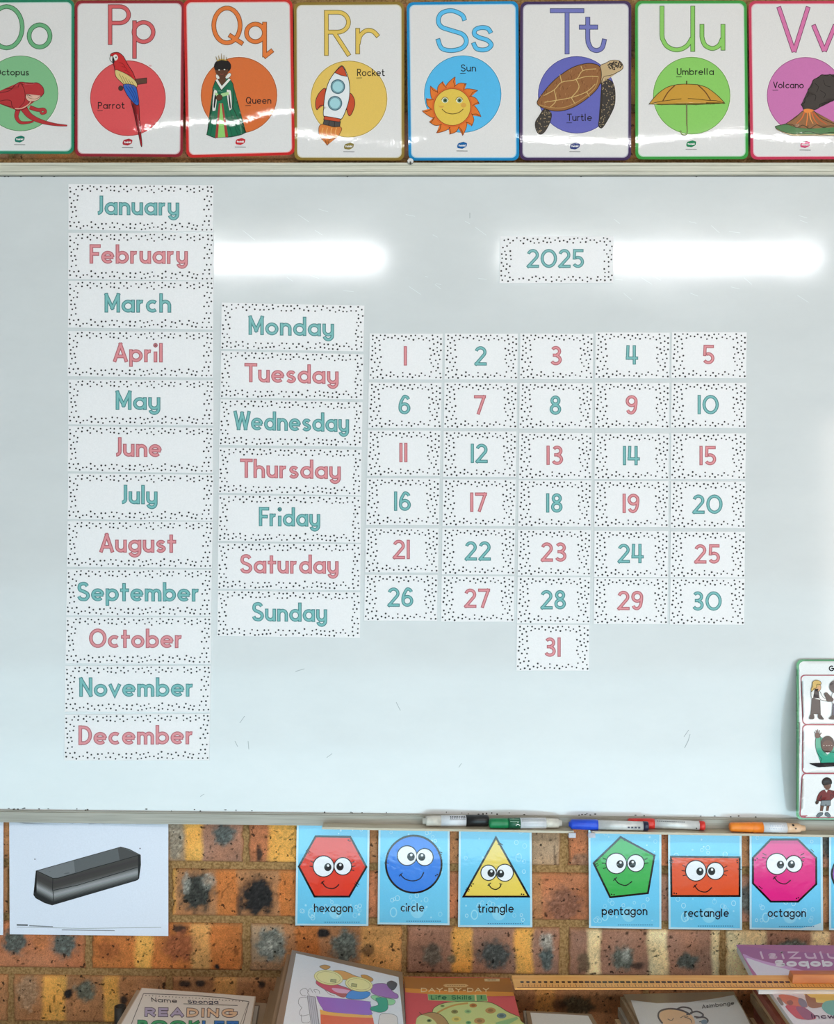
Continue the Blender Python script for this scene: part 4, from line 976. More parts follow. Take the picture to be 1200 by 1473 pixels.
# ================================================================== PRINTED SHEETS BELOW THE BOARD
def duster_sheet():
    def mp(px, py, off):
        u = (px-14)/228; v = (py-1183)/163
        return W(px, py, YS-.002-.005*math.sin(PI*min(1,max(0,u)))*(1-v*.5)-off)
    q = [(13.3,1182.7),(242.2,1183.8),(242.2,1346.5),(14,1344)]
    top = [(13.3,1182.7),(60,1184.2),(110,1185.6),(160,1185.8),(205,1184.8),(242.2,1183.8),(242.2,1346.5),(14,1344)]
    org = W(128, 1264, YS); uc = [13+23*i for i in range(1, 10)]
    t = crop(5.4545, 20, 1200)
    a = Art(mp, 'paper'); a.poly(top, (226,231,245), 0)
    a.stroke([(24,1330.5),(40,1330.8)], 2.0, (60,60,66), 1); a.stroke([(42,1331.6),(76,1333)], 1.3, (110,112,120), 1)
    a.stroke([(24,1333.5),(120,1335.5),(232,1334)], .6, (130,140,136), 1); a.stroke([(89,1337.6),(165,1338.6)], 1.2, (140,142,150), 1)
    for x, y in ((165,196),(990,112)): a.disc(*TP(t,x,y), 1, 1, (90,90,100), 1, 8)
    hc = [1187+10*i for i in range(16)]
    o = a.build('printed_sheet', None, org, hc, uc, slab=(top, (214,216,226), .0004)); tag(o, 'white paper sheet with a grey chalkboard duster picture on the bricks', 'sheet', 'paper sheets below the whiteboard')
    a = Art(mp, 'paper', 3); k = (34,33,33)
    a.poly(t([(172,286),(838,98),(905,115),(995,162),(997,240),(976,250),(972,290),(986,320),(982,350),(960,365),(300,558),(240,540),(170,502),(153,475),(165,435),(174,410)]), k, 0)
    body = lambda f0, f1, c, l: a.poly(t([(306+8*0,348+(520-348)*f0+18*f0), (972,168+ (345-168)*f0+14*f0), (975,168+(345-168)*f1+14*f1), (306,348+(520-348)*f1+18*f1)]), c, l)
    RAMP = [(0,70,66,64),(.2,62,57,56),(.38,66,62,60),(.5,96,95,95),(.66,158,159,161),(.76,140,141,143),(.88,84,84,84),(1,36,35,35)]
    def ramp(f):
        for a0, b0 in zip(RAMP, RAMP[1:]):
            if f <= b0[0]: k_ = (f-a0[0])/(b0[0]-a0[0]); return tuple(a0[q]+(b0[q]-a0[q])*k_ for q in (1,2,3))
        return RAMP[-1][1:]
    left = lambda f0, f1, c: a.poly(t([(178,288+180*f0),(305,348+188*f0),(305,348+188*f1),(178,288+180*f1)]), c, 1.4)
    for i in range(20):
        f0, f1 = i/20, (i+1)/20; cc = tuple(round(v/3)*3 for v in ramp((f0+f1)/2)); body(f0, f1, cc, 1); left(f0, f1, cc)
    a.poly(t([(185,287),(838,102),(900,118),(985,160),(940,178),(720,238),(600,270),(500,300),(345,342),(306,344)]), (96,98,100), 2)
    a.poly(t([(185,287),(470,206),(480,300),(345,342),(306,344)]), (118,120,123), 2.2); a.poly(t([(815,108),(838,102),(985,160),(940,178),(830,205)]), (76,75,75), 2.3)
    for L in ([(176,286),(306,346),(348,344),(500,302),(600,270),(740,232),(990,162)], [(306,346),(303,430),(312,480),(304,555)], [(310,440),(500,400),(970,260)]): a.stroke(t(L), 1.0, k, 3)
    a.build('printed_picture', o, org, hc, uc)
duster_sheet()
org = W(-40, 1264, YS); a = Art(lambda x, y, o: W(x, y, YS-.002-o), 'paper')
q = [(-222,1183),(5,1182),(4.6,1345),(-221,1344)]; a.poly(q, (226,231,245), 0)
tag(a.build('printed_sheet', None, org, slab=(q, (214,216,226), .0004)), 'white paper sheet edge at the far left, beside the duster picture', 'sheet', 'paper sheets below the whiteboard')

# ================================================================== CLASSROOM CHART LEANING ON THE BOARD
def chart():
    X0, X1, Y0, Y1 = 1145.0, 1304.0, 948.0, 1179.0
    def mp(px, py, off):
        u = min(1, max(0, (px-X0)/(X1-X0))); v = min(1, max(0, (py-Y0)/(Y1-Y0)))
        Y = -.006-.022*v - .024*math.sin(PI*min(1, v*1.02))*(1-u)**1.5
        return W(px, py, Y-off)
    cuts = [Y0+(Y1-Y0)*i/28 for i in range(1, 28)]; uc = [X0+(X1-X0)*i/24 for i in range(1, 24)]
    le = lambda py: 1145.2+5.2*math.sin(PI*(py-948)/231*.95)-1.2*(py-948)/231     # bowed left edge
    def slant(pts): return [(x+(le(y)-1146)*max(0, 1-(x-1146)/90), y) for x, y in pts]
    def rr(x0, y0, x1, y1, r):
        base = rrect([(x0,y0),(x1,y0),(x1,y1),(x0,y1)], r); out = []
        for i in range(len(base)):
            a, b = base[i], base[(i+1) % len(base)]; n = max(1, int(math.hypot(b[0]-a[0], b[1]-a[1])/12))
            out += [(a[0]+(b[0]-a[0])*k/n, a[1]+(b[1]-a[1])*k/n) for k in range(n)]
        return slant(out)
    org = W(1224, 1064, -.02)
    a = Art(mp, 'lam', LEV=.00025); o0 = rr(1146, 948.5, 1304, 1179, 9)
    a.poly(o0, (112,176,136), 0); a.poly(rr(1149.6, 951.2, 1300, 1177, 8), (240,242,244), 1)
    for y0, y1, l in ((970.5,1042.6,3),(1042.0,1112.8,5),(1112.2,1176.8,7)):
        a.poly(rr(1151, y0, 1296, y1, 6), (176,92,104), l); a.poly(rr(1152.5, y0+1.4, 1294.6, y1-1.4, 5.5), (240,242,244), l+1)
    a.text('G', 1192.5, 1200.5, 965.6, 6.2, (40,40,44), 1.6, 3, H=1.45)
    o = a.build('classroom_chart', None, org, cuts, uc, slab=(o0, (112,176,136), .0008)); tag(o, 'green-edged laminated chart of children leaning against the board at the right', 'chart')
    t = crop(5.9, 1140, 940); P = lambda L: t(spl(L, True, 5)); ink = (38,34,36)
    a = Art(mp, 'lam', LEV=.00025, base=9)
    a.oshape(t([(168,372),(235,372),(240,515),(158,512)]), (58,56,60), 0, ink, .6); a.oshape(P([(165,305),(200,296),(232,320),(262,372),(295,388),(292,402),(245,395),(225,378),(170,380),(160,345)]), (240,238,236), 1, ink, .6)
    a.poly(t([(190,300),(222,300),(232,380),(176,380)]), (58,56,60), 2)
    a.oshape(P([(196,262),(225,258),(242,275),(240,305),(218,320),(198,300)]), (228,178,140), 2, ink, .5); a.oshape(P([(175,240),(210,226),(240,240),(243,262),(210,262),(205,290),(182,300),(165,325),(160,300),(170,280)]), (224,188,120), 3, ink, .6)
    for L in ([(158,515),(180,515),(184,552),(150,556),(145,545)], [(222,512),(240,515),(244,545),(266,552),(258,560),(222,550)]): a.oshape(P(L), (40,38,42), 1, ink, .5)
    a.oshape(P([(272,345),(290,332),(304,345),(310,375),(345,380),(345,405),(300,408),(290,395),(300,385)]), (58,48,48), 3, ink, .5)
    a.disc(*TP(t,370,282), 9.4, 9.4, (66,62,66), 2, 24); a.oshape(P([(340,340),(400,335),(420,430),(345,430)]), (236,236,238), 1, ink, .5); a.oshape(t([(345,425),(420,425),(420,540),(335,540)]), (70,76,96), 2, ink, .5); a.oshape(P([(318,545),(345,525),(368,545),(355,560),(316,556)]), (38,36,40), 3, ink, .4)
    # raised hand
    a.oshape(P([(205,705),(238,705),(245,790),(275,840),(330,838),(420,850),(420,925),(250,930),(248,895),(210,840),(196,770)]), (64,166,140), 0, ink, .7)
    a.oshape(P([(200,714),(194,696),(196,682),(212,676),(230,680),(236,692),(230,714)]), (92,62,56), 1, ink, .5)
    for x0, y0, x1, y1 in ((199,686,187,664),(207,680,201,650),(217,678,216,644),(226,680,232,650),(233,692,250,672)): a.stroke(t([(x0,y0),(x1,y1)]), 1.25, (92,62,56), 2, taper=.9)
    a.disc(*TP(t,300,765), 9.8, 11, (42,34,36), 2, 26); a.disc(*TP(t,300,788), 8.4, 9.0, (78,50,46), 3, 24); a.poly(t([(282,842),(300,858),(318,842),(310,835),(290,835)]), (240,240,240), 2)
    for x in (268, 292, 312, 334): a.disc(*TP(t,x,782), .9, .5, (200,190,180), 4, 8)
    a.oshape(P([(148,932),(200,936),(300,928),(420,930),(420,955),(300,955),(230,965),(180,950)]), (44,42,46), 3, ink, .4)
    # boy in a jersey
    a.oshape(P([(262,1160),(320,1158),(345,1180),(380,1170),(385,1195),(345,1205),(325,1200),(325,1250),(248,1250),(248,1205),(225,1250),(205,1245),(225,1190)]), (120,48,50), 0, ink, .7)
    a.oshape(t([(248,1248),(325,1246),(324,1290),(290,1294),(286,1280),(278,1294),(240,1290)]), (130,138,144), 1, ink, .6)
    for L in ([(240,1292),(268,1292),(256,1345),(236,1345)], [(292,1294),(315,1292),(304,1345),(286,1342)]): a.oshape(t(L), (110,76,64), 1, ink, .5)
    for L in ([(228,1352),(258,1350),(254,1372),(222,1388),(204,1380)], [(282,1350),(304,1350),(326,1380),(308,1388),(278,1372)]): a.oshape(P(L), (108,118,126), 2, ink, .5)
    a.poly(t([(234,1338),(258,1338),(256,1350),(234,1350)]), (236,236,236), 2); a.poly(t([(284,1338),(306,1336),(304,1348),(284,1350)]), (236,236,236), 2)
    a.oshape(P([(210,1245),(225,1252),(220,1272),(206,1280),(196,1265)]), (74,54,50), 2, ink, .4); a.poly(t([(276,1160),(300,1156),(292,1180)]), (240,236,232), 2)
    a.disc(*TP(t,294,1092), 7.4, 7.0, (46,36,36), 2, 20); a.disc(*TP(t,298,1116), 5.6, 6.6, (112,78,66), 3, 20); a.poly(P([(258,1100),(275,1070),(310,1062),(336,1085),(334,1108),(318,1092),(285,1095),(268,1120)]), (46,36,36), 4)
    a.build('printed_children', o, org, cuts, uc)
chart()

# ================================================================== MARKERS IN THE TRAY
def plain(name, c1, c2, rough, spec=.5, metal=0, scale=60, stretch=(1,1,1)):
    m, nt, b = node_mat(name, rough, spec, metal); noise_col(nt, b, c1, c2, scale, stretch); return m
PL = {'black': plain('marker_black', (26,26,28), (40,40,42), .35), 'green': plain('marker_green', (16,120,72), (24,134,82), .35), 'blue': plain('marker_blue', (30,72,206), (40,86,222), .35),
      'red': plain('marker_red', (214,46,40), (226,58,48), .35), 'orange': plain('marker_orange', (238,126,34), (246,142,44), .35), 'silver': plain('marker_silver', (206,206,206), (224,224,224), .3, .6, .1),
      'clear': plain('marker_clear', (196,192,184), (222,218,208), .18, .6), 'label': plain('marker_label', (218,222,230), (230,232,238), .4), 'navy': plain('marker_navy', (36,36,62), (46,46,72), .35),
      'peach': plain('marker_clear_orange', (226,186,150), (238,204,176), .2, .6), 'dgreen': plain('marker_dark_green', (18,84,58), (26,96,66), .35)}
def marker(x0, Y0, x1, Y1, r, segs, label, prints=(), lift=0.0):
    """segs: (name, material, [(px, radius factor), ...]) along the pen from left to right."""
    def ctr(px):
        t = (px-x0)/(x1-x0); Y = Y0+(Y1-Y0)*t; k = (D+Y)/D
        return Vector(((px-CX)*S*k, Y, tray_z(px)+r+.0002+lift*(1-t)))
    A, B = ctr(x0), ctr(x1); ax = (B-A).normalized()
    up = Vector((0,0,1)); n1 = (Vector((0,-1,0))-ax*ax.dot(Vector((0,-1,0)))).normalized(); n2 = n1.cross(ax).normalized()
    if n2.z < 0: n2 = -n2
    org = (A+B)/2
    e = empty('whiteboard_marker', org, label, 'marker', 'whiteboard markers in the pen tray')
    for nm, mt, prof in segs:
        bm = bmesh.new(); rings = []
        for px, f in prof:
            c = A+(B-A)*((px-x0)/(x1-x0)); rings.append([bm.verts.new(c+(n1*math.cos(q)+n2*math.sin(q))*r*f) for q in (2*PI*i/28 for i in range(28))])
        for a, b in zip(rings, rings[1:]):
            for i in range(28): bm.faces.new([a[i], a[(i+1) % 28], b[(i+1) % 28], b[i]]).smooth = True
        bm.faces.new(rings[0]); bm.faces.new(rings[-1])
        ob = bm_obj(nm, bm, PL[mt], e, org)
    if prints:
        pc = ctr((x0+x1)/2)
        def mp(px, py, off):
            c = A+(B-A)*((px-x0)/(x1-x0)); th = math.radians(20)-(py*S)/r
            return c+(n1*math.cos(th)+n2*math.sin(th))*(r*1.012+off)
        a = Art(mp, 'soft'); prints(a); a.build('printed_marks', e, org)
def pb(a):
    for y in (-6, -3.4):
        for i in range(9): a.stroke([(647+i*2.5, y), (648.6+i*2.5, y)], 1.8, (60,62,70), 0)
    a.stroke([(646,-1),(669,-1)], .7, (90,92,100), 0); a.text('A', 674, 682, -1.5, 4.6, (236,236,236), 1.4, 0, H=1.3)
marker(608, -.024, 702.5, -.0125, .0102, [('end_plug', 'clear', [(608,.5),(612.5,.55),(612.6,.8),(615,.9),(634,.94)]), ('barrel', 'label', [(634,.98),(670,1.0)]), ('cap', 'black', [(670,1.03),(696,1.03),(700,.98),(702.5,.86)])],
       'black-capped whiteboard marker at the left of the tray with clear end', pb)
def pg(a):
    a.text('A', 741, 747, 4, 4, (232,236,232), 1.2, 0, H=1.3)
    for y in (-5, -2): a.stroke([(733,y),(746,y)], .7, (150,190,170), 0)
    for y in (-5.5, -2.6): a.stroke([(750,y),(784,y)], .9, (150,152,156), 0)
    for y in (.5, 2.6, 4.6): a.stroke([(752,y),(782,y)], .5, (176,182,190), 0)
marker(703.5, -.0302, 808, -.021, .0098, [('cap', 'green', [(703.5,.6),(705,.85),(707,.92),(728,.94),(729,.9),(731,.9)]), ('cap_sleeve', 'dgreen', [(731,.98),(748,1.0)]), ('barrel', 'label', [(748,1.0),(785,1.0)]), ('end_plug', 'clear', [(785,.95),(788,.9),(803,.86),(804,.6),(808,.55)])],
       'green-capped whiteboard marker with clear end beside the black one', pg)
def pbl(a):
    for i in range(4): a.stroke([(902+i*5, 3), (905+i*5, 3)], 2.2, (80,80,96), 0)
    pass
marker(818.5, -.0262, 932.5, -.0302, .0094, [('cap', 'blue', [(818.5,.45),(820.5,.5),(820.6,.7),(823,.95),(857,1.05),(860,1.0)]), ('barrel', 'silver', [(860,.92),(925,.86)]), ('end_plug', 'navy', [(925,.9),(931.5,.9),(932.5,.82)])],
       'blue-capped silver whiteboard marker lying across the gap in the tray', pbl)
def pr(a):
    for i in range(14): a.stroke([(945+i*2.9, -3.6), (946.8+i*2.9, -3.6)], 1.2, (90,90,94), 0)
    a.disc(1001, 4.6, 1, 1, (40,40,44), 0, 8)
marker(903, -.0105, 1014, -.0215, .0092, [('cap', 'red', [(903,.6),(905,.9),(938,1.05),(941.5,1.0)]), ('barrel', 'silver', [(941.5,.92),(1006,.88)]), ('end_plug', 'red', [(1006,.92),(1012.5,.92),(1014,.8)])],
       'red-capped silver whiteboard marker behind the blue one', pr)
def po(a):
    for i in range(9): a.stroke([(1105+i*2.4, 2.5), (1107+i*2.4, -2.5)], .7, (160,174,204), 0)
    a.stroke([(1106,-5),(1123,-5)], .6, (110,120,140), 0); a.disc(1139.5, -3.6, 1.7, 1.7, (40,36,40), 0, 10); a.disc(1142.5, 1.2, 1.2, 1.2, (60,50,50), 0, 10)
marker(1049.5, -.0285, 1158, -.0285, .0096, [('cap', 'orange', [(1049.5,.5),(1050,.7),(1052,.86),(1075,.94),(1079,1.0),(1080,.93),(1082,.93),(1083,1.0),(1097,1.02)]), ('barrel', 'label', [(1097,.96),(1131,.98)]), ('end_plug', 'peach', [(1131,.98),(1136,.9),(1150,.86),(1152,.6),(1158,.52)])],
       'orange-capped whiteboard marker below the leaning chart', po)

# ================================================================== TABLE, BOOK PILES AND RULER
TZ = ZC-.985
wood = plain('table_wood', (126,88,54), (150,108,68), .45, .4, 0, 14, (1,9,1))
te = empty('table', (.1, -.36, 0), 'brown wooden table below the whiteboard carrying the book piles', 'table')
bm = bmesh.new(); box_bm(bm, (-1.0, -.75, TZ-.03), (1.15, .005, TZ)); bm_obj('tabletop', bm, wood, te, Vector((.1,-.36,0)), bevel=.003)
for x in (-.94, 1.05):
    for y in (-.69, -.06):
        bm = bmesh.new(); box_bm(bm, (x-.025, y-.025, 0), (x+.025, y+.025, TZ-.03)); bm_obj('leg', bm, wood, te, Vector((.1,-.36,0)))
EDGE = {'cream': plain('edge_cream', (206,184,158), (226,206,182), .7, .3, 0, 40, (1,1,30)), 'brown': plain('edge_brown', (140,112,84), (168,140,108), .55, .4, 0, 30, (1,1,20)), 'red': plain('edge_red', (134,64,52), (166,96,78), .6, .3, 0, 30, (1,1,40)),
        'tan': plain('edge_tan', (186,150,110), (208,174,134), .6, .3, 0, 30, (1,1,40)), 'grey': plain('edge_grey', (150,140,128), (176,166,152), .55, .3, 0, 30, (1,1,30)), 'orange': plain('edge_orange', (176,110,46), (196,130,60), .5, .3, 0, 30), 'white': plain('edge_white', (214,208,206), (232,226,224), .6, .3, 0, 30, (1,1,30))}
def corners(TL, TR, BL, BR, L):
    """World corners of a book cover from its back corners and two points on its side edges."""
    a = TL+(BL-TL).normalized()*L; b = TR+(BR-TR).normalized()*L
    return [TL, TR, b, a]
def slab_book(name, cs, th, edge, label, cat, group, shift=Vector((0,0,0))):
    """cs: top corners; th: thickness at each corner (list) ."""
    top = [c+shift for c in cs]; bot_ = [c-Vector((0,0,t)) for c, t in zip(top, th)]
    org = sum(bot_, Vector())/4
    bm = bmesh.new(); hexa_bm(bm, bot_+top)
    o = bm_obj(name, bm, EDGE[edge], None, org); tag(o, label, cat, group)
    return o, org
def cover(o, org, cs, draw, shift=Vector((0,0,0)), fin='paper', name='cover'):
    TL, TR, BR_, BL_ = [c+shift for c in cs]
    n = (TR-TL).cross(BL_-TL).normalized()
    if n.z < 0: n = -n
    def mp(px, py, off):
        w = W(px, py, 0); d = w-CAM
        t = n.dot(TL-CAM)/n.dot(d); p = CAM+d*t
        return p+n*(off+.0003)
    a = Art(mp, fin); draw(a); return a.build(name, o, org)
def toPx(p):
    k = (D+p.y)/D; return (CX+p.x/(S*k), CY+(ZC-p.z)/(S*k))
ORD = ['top', 'second', 'third', 'fourth', 'fifth', 'sixth', 'seventh', 'eighth', 'ninth', 'tenth', 'eleventh', 'twelfth']
def under(cs, n, heights, name, edges, what, cat, group, shifts, covers=None, first=1):
    """The booklets below the topmost one, down to the table; heights = what is left to the table at each corner."""
    for i in range(n):
        top = [c-Vector((0,0,h*i/n)) for c, h in zip(cs, heights)]
        th = [h/n*.96 for h in heights]
        sx_, sy_ = shifts[i % len(shifts)]
        nn = (top[1]-top[0]).cross(top[3]-top[0]); sh = Vector((sx_, sy_, -(nn.x*sx_+nn.y*sy_)/nn.z))   # slides along the sheet below
        nx_ = shifts[i % len(shifts)]
        o, og = slab_book(name, top, th, edges[i % len(edges)], '%s, %s from the top' % (what, ORD[i+first]), cat, group, sh)
        if covers and covers[i % len(covers)]: cover(o, og, top, covers[i % len(covers)], sh)
hh = lambda cs: [c.z-TZ for c in cs]
low = lambda cs, t: [c-Vector((0,0,t)) for c in cs]
def px_border(a, cs, ins, cols, lev0=0):
    """Nested quads inside a cover's outline, ins in fractions of its width."""
    for i, (f_, c) in enumerate(zip(ins, cols)):
        TL, TR, B, A_ = cs; u = (TR-TL); v = (A_-TL); w_ = u.length; f2 = f_*w_/v.length
        q = [TL+u*f_+v*f2, TR-u*f_+v*f2, B-(B-A_)*f_-(B-TR)*f2, A_+(B-A_)*f_-(A_-TL)*f2]
        a.poly([toPx(p) for p in q], c, lev0+i)

# --- reading booklets
zr = ZC-(1421-CY)*S*.98
cs = corners(Hz(203.7,1421,zr), Hz(368,1433.5,zr), Hz(173.5,1473,zr), Hz(361.5,1473,zr), .297)
T5 = crop(5.0, 160, 1410)
o, og = slab_book('reading_booklet', cs, [.006]*4, 'cream', 'cream reading booklet with coloured-in title letters, topmost of the left pile', 'booklet', 'reading booklets in the left pile')
def draw(a):
    px_border(a, cs, [0, .008], [(206,182,160),(236,224,214)])
    fr = T5([(232,98),(400,104),(600,112),(800,128),(992,156),(945,330),(140,330)])
    a.stroke(fr[:5], 1.1, (110,98,92), 2); a.stroke([fr[0], fr[6]], 1.0, (120,106,98), 2); a.stroke([fr[4], fr[5]], 1.0, (120,106,98), 2)
    for i in range(30):
        x = 250+i*24; a.disc(*TP(T5, x, 112+(x-250)*.055+ (4 if x > 800 else 0)), .9, .7, (120,106,98), 2, 6)
    a.stroke(T5([(985,165),(925,330)]), .7, (150,134,124), 2)
    a.text('Name:', *[p for p in (TP(T5,292,0)[0], TP(T5,492,0)[0])], TP(T5,0,158)[1], 4.6, (50,44,48), 1.0, 3, H=1.5, slope=.05, shear=-.2, style='hand')
    a.stroke(T5([(520,172),(910,184)]), .8, (90,84,84), 2)
    a.text('Sbonga', TP(T5,552,0)[0], TP(T5,772,0)[0], TP(T5,0,170)[1], 4.0, (40,40,70), 1.0, 3, H=1.4, slope=.01, shear=-.15)
    pu, og_ = (188,172,198), (238,196,160)
    a.text('READING', TP(T5,238,0)[0], TP(T5,908,0)[0], TP(T5,0,266)[1], 11.5, pu, 5.0, 3, H=1.36, oc=(92,76,88), t=.9, slope=.012, shear=.05, gap=.62, cols=[pu,pu,pu,og_,og_,og_,og_])
    gr_, bl_ = (72,170,112), (62,124,206)
    a.text('BOOKLET', TP(T5,185,0)[0], TP(T5,912,0)[0], TP(T5,0,362)[1], 12.5, gr_, 5.2, 3, H=1.36, oc=(28,92,76), t=.9, slope=.012, shear=.05, gap=.6, cols=[gr_]*4+[bl_]*3)
cover(o, og, cs, draw, name='cover')
def plain_cover(ccs, c1=(196,170,146), c2=(228,214,202), line=(110,98,92)):
    def d(a):
        px_border(a, ccs, [0, .022], [c1, c2])
    return d
l = low(cs, .0061); h = hh(l)
def under_covers(cs_, n, h_, shifts, c1, c2):
    out = []
    for i in range(n):
        top = [c-Vector((0,0,q*i/n)) for c, q in zip(cs_, h_)]
        sx_, sy_ = shifts[i % len(shifts)]; nn = (top[1]-top[0]).cross(top[3]-top[0])
        top = [c+Vector((sx_, sy_, -(nn.x*sx_+nn.y*sy_)/nn.z)) for c in top]
        out.append((lambda tp: (lambda a: px_border(a, tp, [0, .05, .062], [c1, (120,106,96), c2])))(top))
    return out
SH = [(-.010,.004), (.018,.012), (-.019,.002), (.030,.012), (-.024,-.004), (-.012,.0), (.008,.002), (-.016,.0), (.0,.0)]
under(l, 9, h, 'reading_booklet', ['cream','cream','tan','cream','brown'], 'cream reading booklet fanned out in the left pile', 'booklet', 'reading booklets in the left pile', SH, under_covers(l, 9, h, SH, (176,150,124), (226,216,204)))

# --- laminated children's drawings
A0 = W(420,1366.7,-.05); zd = A0.z
TRp = W(579,1398.5,-.055)
def onplane(px, py, p, q, r_):
    n = (q-p).cross(r_-p); d = W(px,py,0)-CAM; return CAM+d*(n.dot(p-CAM)/n.dot(d))
BLp = Hz(397,1473,zd)
BRp = onplane(583.5,1473, A0, TRp, BLp)
cs2 = corners(A0, TRp, BLp, BRp, .303)
o, og = slab_book('laminated_drawing', cs2, [.004]*4, 'brown', 'laminated child drawing with yellow goggles and coloured stripes, topmost of its pile', 'drawing', 'laminated drawings in the pile')
T6 = crop(6.0, 380, 1360)
def draw(a):
    P = lambda L: T6(spl(L, True, 5)); q = lambda L: T6(spl(L, False, 5)); ol = (96,88,84)
    px_border(a, cs2, [0], [(150,122,94)])
    a.poly(T6([(276,70),(1160,274),(1205,700),(1240,1300),(40,1300),(165,678)]), (240,240,244), 1)
    a.oshape(P([(590,225),(680,222),(780,262),(850,290),(700,300),(620,275)]), (238,170,72), 2, ol, .5)
    a.oshape(P([(478,185),(525,170),(572,188),(530,212)]), (214,158,72), 2, ol, .5); a.oshape(P([(835,262),(880,258),(940,292),(920,316),(870,300)]), (222,160,72), 2, ol, .5)
    a.oshape(P([(448,318),(480,305),(660,350),(760,395),(720,430),(600,420),(470,350)]), (222,84,104), 2, ol, .6); a.poly(P([(590,370),(740,392),(715,420),(620,405)]), (238,176,204), 3); a.poly(P([(620,420),(720,420),(690,452),(640,440)]), (190,92,80), 3)
    a.oshape(P([(712,430),(760,392),(860,398),(915,412),(900,445),(840,468),(720,462)]), (82,152,232), 4, ol, .5)
    for x, y, rx, ry in ((555,282,21,10.8),(818,340,20,10.4)):
        c = TP(T6,x,y); a.disc(c[0], c[1], rx, ry, (200,186,96), 5, 32, 9); a.disc(c[0], c[1], rx-.7, ry-.7, (250,242,170), 5.5, 32, 9)
        a.stroke([(c[0]+(rx-4)*math.cos(k), c[1]+(ry-2.4)*math.sin(k)+ .12*(rx-4)*math.cos(k)) for k in (2*PI*j/24 for j in range(24))], .5, (190,176,96), 6, closed=True)
    a.oshape(T6([(575,296),(622,302),(618,326),(572,318)]), (196,190,120), 7, (110,104,70), .6); a.oshape(T6([(756,332),(800,340),(796,366),(752,358)]), (196,190,120), 7, (110,104,70), .6)
    a.oshape(P([(940,345),(1000,330),(1060,340),(1110,400),(1155,430),(1140,462),(1000,440),(925,405)]), (176,116,188), 2, ol, .5); a.oshape(P([(1062,325),(1100,308),(1145,330),(1140,362),(1110,390),(1070,360)]), (92,84,86), 3, ol, .4)
    a.oshape(P([(922,450),(950,432),(1010,450),(1120,470),(1125,505),(1080,518),(980,490)]), (164,224,160), 2, ol, .5); a.oshape(P([(965,460),(1050,458),(1068,510),(1060,560),(1000,582),(920,560),(925,535),(985,515)]), (70,166,124), 3, ol, .5)
    a.oshape(T6([(372,438),(440,448),(478,700),(408,700)]), (206,206,214), 2, ol, .6)
    for d_ in range(4): a.stroke(T6([(388+d_*16,445),(420+d_*17,690)]), .6, (150,150,162), 3)
    a.oshape(P([(455,450),(500,448),(880,484),(915,500),(925,570),(900,602),(560,575),(500,540)]), (166,110,206), 2, ol, .5)
    a.poly(T6([(480,555),(560,578),(900,606),(930,600),(938,630),(700,622),(486,600)]), (246,186,84), 2.5); a.poly(T6([(486,598),(700,620),(940,628),(958,740),(490,740)]), (238,112,64), 2.6)
    for L in ([(420,410),(395,375),(375,410),(392,432)], [(385,405),(355,372),(312,395),(325,432),(360,436)], [(445,412),(430,385),(470,390),(480,420)], [(370,448),(310,455),(296,500),(325,540)], [(325,540),(305,580),(320,610),(385,600)], [(322,600),(325,660),(370,672),(395,660)]): a.stroke(q(L), .6, (130,126,130), 2)
    a.oshape(P([(1000,605),(1060,590),(1130,605),(1150,640),(1140,720),(1000,720)]), (238,228,220), 2, ol, .5)
    a.stroke(q([(520,380),(560,420),(610,440)]), .6, (160,110,110), 2)
cover(o, og, cs2, draw, fin='soft', name='drawing_sheet')
l = low(cs2, .0060); h = hh(l)
SH = [(-.008,-.008), (-.015,-.018), (-.024,-.024), (-.034,-.040), (-.014,-.018), (-.010,-.006), (-.014,-.016), (-.012,-.01), (-.014,-.01), (-.01,-.004)]
under(l, 10, h, 'laminated_drawing', ['brown','grey','brown','tan'], 'brown-edged laminated sheet in the pile under the goggles drawing', 'drawing', 'laminated drawings in the pile', SH, under_covers(l, 10, h, SH, (150,120,90), (216,208,198)))

